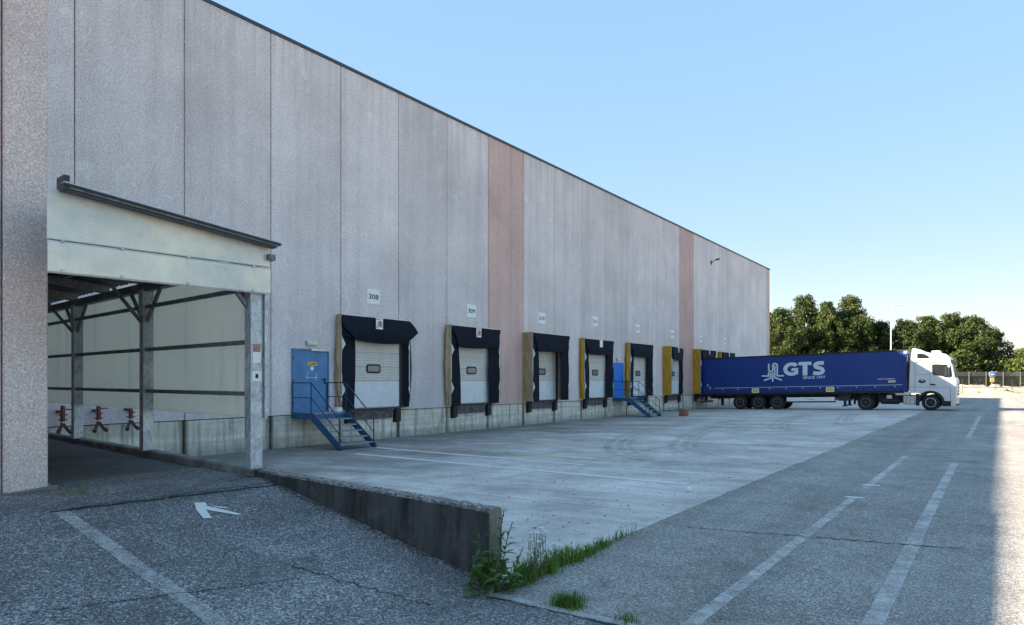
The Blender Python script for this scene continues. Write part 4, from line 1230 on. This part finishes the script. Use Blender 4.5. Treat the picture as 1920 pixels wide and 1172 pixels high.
FN = empty('fence', far(.68, 92, .9), 'grey two tier steel fence behind the earth bank beside the white cab', 'fence')
npost = 15; lat0, lat1 = 52, 84
for i in range(npost):
    lat = lat0 + (lat1 - lat0) * i / (npost - 1)
    p = C0 + RV * lat + FV * 92
    MB().box(p.x - .05, p.x + .05, p.y - .05, p.y + .05, .3, 3.02).build('fence_post', M['fence'], FN)
    if i < npost - 1:
        q = C0 + RV * (lat + (lat1 - lat0) / (npost - 1)) + FV * 92
        d = (q - p)
        for z0, z1, nm, mm, ns in ((2.45, 3.0, 'upper_mesh_panel', 'fence', 7), (.75, 2.40, 'lower_mesh_panel', 'fence_dark', 18)):
            m = MB()
            for s_ in range(ns):
                z = z0 + (z1 - z0) * (s_ + .5) / ns
                a = p + d * .03; b = p + d * .97
                m.bar((a.x, a.y, z), (b.x, b.y, z), .03, (z1 - z0) / ns * .72)
            o = m.build(nm, M[mm], FN)
        m = MB(); m.bar((p.x, p.y, 2.425), (q.x, q.y, 2.425), .06, .05); m.build('fence_rail', M['fence_dark'], FN)
# low guard rail
GR = empty('guard_rail', far(.70, 86, .9), 'thin low rail on short posts along the earth bank', 'rail')
a, b = far(.655, 84.5, 1.02), far(.80, 84.5, 1.02)
MB().bar(a, b, .05, .06).build('rail', M['dark_steel'], GR)
for i in range(7):
    q = Vector(a).lerp(Vector(b), i / 6)
    MB().tube((q.x, q.y, -.1), (q.x, q.y, 1.05 if i % 3 else 2.0), .03, 6).build('rail_post', M['dark_steel'], GR)

SGN = empty('road_sign', far(.698, 86, .6), 'round blue direction sign with a yellow plate below on a pole at the earth bank', 'sign')
p = Vector(far(.698, 86, 0)); ang = math.atan2(-FV.y, -FV.x)
def facing(mb_v):  # local (right, out, up) at sign
    return [(p.x + RV.x * a - FV.x * o_, p.y + RV.y * a - FV.y * o_, z) for a, o_, z in mb_v]
def disc(r, o0, o1, zc, n=20):
    vs = [(r * math.cos(2 * math.pi * i / n), o0, zc + r * math.sin(2 * math.pi * i / n)) for i in range(n)] + [(r * math.cos(2 * math.pi * i / n), o1, zc + r * math.sin(2 * math.pi * i / n)) for i in range(n)]
    return MB().add(facing(vs), [tuple(range(n)), tuple(range(2 * n - 1, n - 1, -1))] + [(i, (i + 1) % n, (i + 1) % n + n, i + n) for i in range(n)])
disc(.40, .03, .05, 2.62).build('disc_rim', M['white'], SGN)
disc(.36, .051, .06, 2.62).build('disc', M['sign_blue'], SGN)
ap = [(-.22, 2.62), (.0, 2.82), (.0, 2.69), (.22, 2.69), (.22, 2.55), (0, 2.55), (0, 2.42)]
MB().add(facing([(u, .061, z) for u, z in ap] + [(u, .066, z) for u, z in ap]), [tuple(range(7)), tuple(range(13, 6, -1))] + [(i, (i + 1) % 7, (i + 1) % 7 + 7, i + 7) for i in range(7)]).build('arrow', M['white'], SGN)
vs = [(-.26, .03, 1.66), (.26, .03, 1.66), (.26, .03, 2.18), (-.26, .03, 2.18), (-.26, .06, 1.66), (.26, .06, 1.66), (.26, .06, 2.18), (-.26, .06, 2.18)]
MB().hexa(facing(vs)).build('plate', M['yellow'], SGN)
MB().tube((p.x, p.y, .4), (p.x, p.y, 3.0), .035, 8).build('pole', M['galv'], SGN)

def lamp_post(t, d, h, label):
    q = Vector(far(t, d, 0))
    L = empty('lamp_post', (q.x, q.y, 0), label, 'lamp post', 'lamp posts behind the yard')
    MB().tube((q.x, q.y, -.2), (q.x, q.y, h), .10, 10, .06).build('pole', M['lamp_post'], L)
    a = Vector((q.x, q.y, h)); 
    MB().tube(a, a + RV * .55 + Vector((0, 0, .12)), .05, 8).build('arm', M['lamp_post'], L)
    c = a + RV * .8 + Vector((0, 0, .12))
    MB().hexa([tuple(c + RV * x + FV * y_ + Vector((0, 0, z))) for x, y_, z in ((-.55, -.2, -.07), (.75, -.16, .02), (.75, .16, .02), (-.55, .2, -.07), (-.55, -.14, .14), (.75, -.1, .14), (.75, .1, .14), (-.55, .14, .14))]).build('lamp_head', M['lamp_post'], L, bevel=.02)
lamp_post((1671 - 960) / 1290, 85, 11.0, 'tall pale lamp post rising behind the front of the blue trailer')
lamp_post((1834 - 960) / 1290, 121, 12.2, 'thin lamp post whose lamp just clears the dark trees at the right')

# trees
def crown_mesh(seed, w, h, nleaf, leaf, name, mat):
    r_ = random.Random(seed)
    lobes = []
    for i in range(150):
        t = (i + .5) / 150
        z = h * (.03 + .92 * t)
        rad = (w / 2) * min(1, (1 - t) * 3.2 + .12) ** .75 * (.86 + .14 * math.sin(t * 9 + seed))
        a = i * 2.39996 + r_.uniform(-.5, .5); q = rad * r_.choice((.95, .9, .8, .55, .3)) * r_.uniform(.8, 1.1)
        lobes.append((q * math.cos(a), q * math.sin(a), z + r_.uniform(-.3, .3), r_.uniform(.45, .85)))
    for i in range(7):
        a = r_.uniform(0, 6.28); q = w * r_.uniform(.02, .22)
        lobes.append((q * math.cos(a), q * math.sin(a), h * r_.uniform(.93, .99), r_.uniform(.35, .6)))
    vs = []; fs = []
    tot = sum(l[3] ** 2 for l in lobes)
    for lx, ly, lz, lr in lobes:
        for k in range(int(nleaf * lr ** 2 / tot)):
            d = Vector((r_.gauss(0, 1), r_.gauss(0, 1), r_.gauss(0, 1))).normalized()
            rr_ = lr * (.25 + .95 * r_.random() ** .6) * (1.35 if r_.random() < .2 else 1)
            c = Vector((lx + d.x * rr_, ly + d.y * rr_, lz + d.z * rr_ * .75))
            nrm = (d * .8 + Vector((r_.gauss(0, .6), r_.gauss(0, .6), r_.gauss(0, .6) + .25))).normalized()
            a = nrm.orthogonal().normalized(); b = nrm.cross(a)
            th = r_.uniform(0, 6.28); u = a * math.cos(th) + b * math.sin(th); v = nrm.cross(u)
            s_ = leaf * r_.uniform(.6, 1.35)
            o = len(vs)
            vs += [c - u * s_, c + v * s_ * .55 + nrm * s_ * .12, c + u * s_, c - v * s_ * .55 + nrm * s_ * .12]
            fs.append((o, o + 1, o + 2, o + 3))
    me = bpy.data.meshes.new(name); me.from_pydata([tuple(v) for v in vs], [], fs); me.materials.append(M[mat]); return me
CR = [crown_mesh(s_, 7.4, 11.5, 19000, .165, 'crown', 'leaf') for s_ in (1, 2, 3, 4)]
CRL = crown_mesh(9, 6.5, 8.0, 8000, .2, 'crown', 'leaf_far')
def trunk_mesh(seed, h):
    r_ = random.Random(seed); m = MB()
    m.tube((0, 0, -.5), (.1, 0, h * .35), .24, 8, .17); m.tube((.1, 0, h * .35), (0, .1, h * .75), .17, 8, .07)
    for i in range(7):
        z = h * (.18 + .07 * i); a = r_.uniform(0, 6.28); L = r_.uniform(1.2, 2.4)
        m.tube((.05, 0, z), (L * math.cos(a), L * math.sin(a), z + L * .8), .08, 6, .03)
    return m.mesh('trunk', M['bark'])
TR = [trunk_mesh(5, 11.5), trunk_mesh(6, 11.5)]
def tree(px, top, d, wsc, i, light=False, label='', rot=0):
    t = (px - 960) / 1290
    zt = (712 - top) / 1290 * d + 1.95
    q = far(t, d, .4)
    e = empty('tree', q, label, 'tree', 'trees behind the yard')
    base = 8.0 if light else 11.5
    sc_ = (zt - .4) / base
    for nm, me in (('trunk', TR[i % 2]), ('crown', CRL if light else CR[i % 4])):
        o = bpy.data.objects.new(nm, me); COL.objects.link(o); o.parent = e
        s_ = sc_ * (8 / 11.5 if light and nm == 'trunk' else 1)
        o.scale = (wsc, wsc, s_)
        o.rotation_euler = (0, 0, rot)
    return e
tl_ = [(1462, 578, 102, .95, 'leafy green tree rising just behind the corner of the warehouse'),
       (1510, 556, 106, 1.0, 'tallest leafy tree, right of the warehouse corner above the trailer'),
       (1553, 568, 103, .85, 'leafy tree above the trailer, second to the right of the tallest one'),
       (1594, 556, 104, 1.0, 'broad leafy tree above the middle of the blue trailer'),
       (1650, 602, 106, .95, 'lower leafy tree left of the tall lamp post'),
       (1697, 600, 103, .9, 'lower leafy tree just right of the tall lamp post'),
       (1742, 594, 105, .95, 'leafy tree directly above the white cab'),
       (1786, 588, 104, 1.0, 'rounded leafy tree to the right of the white cab'),
       (1826, 592, 103, .95, 'dark leafy tree behind the thin lamp post'),
       (1860, 622, 104, .8, 'dark lower tree at the right end of the row'),
       (1484, 600, 112, 1.0, 'second row tree half hidden by the tallest tree'),
       (1570, 590, 112, 1.1, 'second row tree showing between the two broad trees'),
       (1622, 600, 112, 1.0, 'second row tree left of the tall lamp post'),
       (1720, 606, 112, 1.1, 'second row tree behind the white cab'),
       (1806, 606, 112, 1.1, 'second row tree behind the rounded tree')]
for i, (px, top, d, w, lab) in enumerate(tl_): tree(px, top, d, w, i, False, lab, i * 1.3)
for i, (px, top, d, w, lab) in enumerate([(1918, 655, 100, .8, 'light green tree at the right edge of the picture'), (1884, 680, 130, 1.0, 'distant low green tree between the dark trees and the right edge')]): tree(px, top, d, w, i, True, lab, i)
# undergrowth filling the foot of the tree row
hm = MB(); r_ = random.Random(77)
for i in range(16000):
    lat = r_.uniform(38, 76); d = 99 + r_.uniform(0, 6); zmax = 4.6 + 1.2 * math.sin(lat * .6) if lat < 71 else max(1.5, 4.6 - (lat - 71) * .6)
    z = .5 + zmax * r_.random()
    c = C0 + RV * lat + FV * d + Vector((0, 0, z))
    nrm = Vector((r_.gauss(0, 1), r_.gauss(0, 1) - .5, r_.gauss(0, 1) + .4)).normalized(); a = nrm.orthogonal().normalized(); b = nrm.cross(a); s_ = r_.uniform(.18, .36)
    hm.add([c - a * s_, c + b * s_ * .6, c + a * s_, c - b * s_ * .6], [(0, 1, 2, 3)])
me = bpy.data.meshes.new('undergrowth'); me.from_pydata(hm.v, [], hm.f); me.materials.append(M['leaf'])
o = bpy.data.objects.new('undergrowth', me); COL.objects.link(o); tag(o, 'dense dark undergrowth along the foot of the tree row', 'bushes', None, 'stuff')

# ------------------------------------------------------------------ plants and litter in the foreground
def blades(name, spots, mat, label, hmin, hmax):
    r_ = random.Random(len(name) + int(spots[0][0] * 100)); m = MB()
    for x, y, z, k_ in spots:
        for i in range(k_):
            bx, by = x + r_.gauss(0, .05), y + r_.gauss(0, .06)
            a = r_.uniform(0, 6.28); h = r_.uniform(hmin, hmax); ln = r_.uniform(.2, .9) * h; w = r_.uniform(.003, .006)
            dx, dy = math.cos(a), math.sin(a)
            m.add([(bx - dy * w, by + dx * w, z), (bx + dy * w, by - dx * w, z), (bx + dx * ln * .35 + dy * w * .8, by + dy * ln * .35 - dx * w * .8, z + h * .7), (bx + dx * ln * .35 - dy * w * .8, by + dy * ln * .35 + dx * w * .8, z + h * .7), (bx + dx * ln, by + dy * ln, z + h)], [(0, 1, 2, 3), (3, 2, 4)])
    me = bpy.data.meshes.new(name); me.from_pydata(m.v, [], m.f); me.materials.append(M[mat])
    o = bpy.data.objects.new(name, me); COL.objects.link(o); tag(o, label, 'grass', None, 'stuff'); return o
rg = random.Random(8)
sp = [(15.2 + rg.gauss(0, .03), 5.35 + i * .042, .0, int(max(0, (46 - i * .68) * rg.choice((.15, .6, 1, 1.5))))) for i in range(46)]
sp += [(15.16, 7.35 + i * .05, 0, rg.choice((0, 3, 9))) for i in range(14)]
blades('grass', [q for q in sp if q[1] < 6.4], 'grass', 'dense strip of green grass in the joint between road and concrete yard', .07, .22)
blades('grass', [q for q in sp if q[1] >= 6.4], 'grass', 'sparser far end of the grass strip along the yard edge', .05, .14)
blades('grass', [(15.85 + .03 * i, 5.08 + .01 * (i % 3), .01, 40) for i in range(6)], 'grass', 'small grass tuft in the road near the end of the retaining wall', .05, .13)
blades('grass', [(16.5, 5.05, .01, 40)], 'grass', 'tiny grass tuft by the lower edge of the road', .04, .09)
blades('grass', [(10.1 + .12 * (i % 3), 3.5 + i * .05, .62, 14) for i in range(6)] + [(11.12, 4.1 + .02 * i, .58, 6) for i in range(4)], 'weed_pale', 'sparse dry weeds at the foot of the pink building corner', .03, .10)
# leafy weed at the end of the wall: each leaf a part
WD = empty('weed_plant', (15.1, 5.1, 0), 'tall leafy green weed growing at the end of the dark retaining wall', 'plant')
def leafmesh(name, L, w, lobed):
    m = MB()
    n = 5; vs = []
    for i in range(n + 1):
        t = i / n; hw_ = w * math.sin(math.pi * min(1, .12 + t * .88)) * (1 - .25 * (i % 2) * lobed)
        z = .25 * L * math.sin(t * 2.2) - .18 * L * t * t
        vs += [(t * L, -hw_, z + .25 * hw_), (t * L, 0, z), (t * L, hw_, z + .25 * hw_)]
    fs = []
    for i in range(n): fs += [(3 * i, 3 * i + 1, 3 * i + 4, 3 * i + 3), (3 * i + 1, 3 * i + 2, 3 * i + 5, 3 * i + 4)]
    me = bpy.data.meshes.new(name); me.from_pydata(vs, [], fs); me.materials.append(M['weed']); return me
LM = [leafmesh('leaf', .15, .024, 1), leafmesh('leaf', .10, .018, 1), leafmesh('leaf', .19, .034, 1)]
r_ = random.Random(12)
stems = [((15.05, 5.22), (15.10, 5.30, .72), 20), ((15.12, 5.12), (15.17, 5.34, .60), 18), ((15.0, 5.08), (15.0, 5.04, .52), 15), ((15.18, 5.05), (15.26, 4.98, .36), 9), ((15.1, 5.0), (15.02, 4.92, .34), 9), ((15.22, 5.2), (15.36, 5.24, .40), 9), ((15.06, 5.14), (15.08, 5.12, .64), 16)]
for (bx, by), (tx, ty, tz), nl in stems:
    pts = [Vector((bx + (tx - bx) * t + .015 * math.sin(t * 6), by + (ty - by) * t, tz * t)) for t in (0, .25, .5, .75, 1)]
    MB().path(pts, .005, 5).build('stem', M['weed'], WD)
    for i in range(nl):
        t = .08 + .9 * i / nl
        q = Vector((bx + (tx - bx) * t + .015 * math.sin(t * 6), by + (ty - by) * t, tz * t))
        o = bpy.data.objects.new('leaf', LM[2 if t < .3 else 0 if t < .7 else 1]); COL.objects.link(o); o.parent = WD
        o.location = q - Vector(WD.location); o.rotation_euler = (r_.uniform(-.4, .4), r_.uniform(-.7, .25), i * 2.4 + r_.uniform(-.5, .5)); k_ = r_.uniform(.75, 1.15) * (1 - .35 * t); o.scale = (k_,) * 3
for i in range(60):
    o = bpy.data.objects.new('leaf', LM[2]); COL.objects.link(o); o.parent = WD
    o.location = (r_.uniform(-.14, .24), r_.uniform(-.24, .16), r_.uniform(.01, .34) * r_.uniform(.4, 1)); o.rotation_euler = (r_.uniform(-.4, .4), r_.uniform(-.8, .1), r_.uniform(0, 6.28)); k_ = r_.uniform(.6, 1.05); o.scale = (k_,) * 3
FW = empty('flowering_weed', (15.2, 5.55, 0), 'thin pale weed with small white flower heads beside the tall leafy weed', 'plant')
for i in range(16):
    st_ = MB()
    bx, by = 15.26 + r_.gauss(0, .05), 5.62 + r_.gauss(0, .08); h = r_.uniform(.26, .5); tx, ty = bx + r_.gauss(0, .07), by + r_.gauss(0, .07)
    st_.path([(bx, by, 0), ((bx + tx) / 2, (by + ty) / 2, h * .6), (tx, ty, h)], .0028, 4)
    for q in range(6):
        t = r_.uniform(.2, .8); a = r_.uniform(0, 6.28); c = Vector((bx + (tx - bx) * t, by + (ty - by) * t, h * t)); e = c + Vector((math.cos(a) * .05, math.sin(a) * .05, .02)); s2 = Vector((-math.sin(a), math.cos(a), 0)) * .005
        st_.add([c - s2, c + s2, e + s2, e - s2], [(0, 1, 2, 3)])
    st_.build('stem', M['weed_pale'], FW)
    if i % 2 == 0:
        MB().lathe([(.001, -.01), (.026, -.002), (.032, .008), (.001, .016)], (tx, ty, h), 'z', 8).build('flower_head', M['flower'], FW)
lb = MB().lathe([(.001, -.05), (.035, -.038), (.05, 0), (.038, .036), (.001, .05)], (14.5, 11.6, yz(14.5) + .05), 'z', 12).build('white_ball', M['white'], None, True)
tag(lb, 'small crumpled white ball lying on the concrete yard', 'litter')
db = MB(); r_ = random.Random(41)
for i in range(420):
    x = 6 + 9.1 * r_.random() ** .6; y = 5.8 + 13 * r_.random() ** 1.6
    if y < wl(x) + .4: continue
    s_ = r_.uniform(.006, .022); a = r_.uniform(0, 6.28); c = Vector((x, y, yz(x) + .008)); u = Vector((math.cos(a), math.sin(a), .3)) * s_; v = Vector((-math.sin(a), math.cos(a), .2)) * s_ * .6
    db.add([c - u, c + v, c + u, c - v, c + Vector((0, 0, s_ * .6))], [(0, 1, 4), (1, 2, 4), (2, 3, 4), (3, 0, 4)])
o = db.build('leaf_litter', M['bark']); tag(o, 'dark dry leaf bits scattered on the near concrete yard', 'litter', None, 'stuff')
db = MB()
for i in range(260):
    x = 10.9 + 4.1 * r_.random(); y = wl(x) - .02 - abs(r_.gauss(0, .05)); s_ = r_.uniform(.006, .022); c = Vector((x, y, rz(x) + .02))
    a = r_.uniform(0, 6.28); u = Vector((math.cos(a), math.sin(a), .3)) * s_; v = Vector((-math.sin(a), math.cos(a), .2)) * s_ * .6
    db.add([c - u, c + v, c + u, c - v, c + Vector((0, 0, s_ * .6))], [(0, 1, 4), (1, 2, 4), (2, 3, 4), (3, 0, 4)])
o = db.build('leaf_litter', M['bark']); tag(o, 'dark debris gathered along the foot of the retaining wall', 'litter', None, 'stuff')
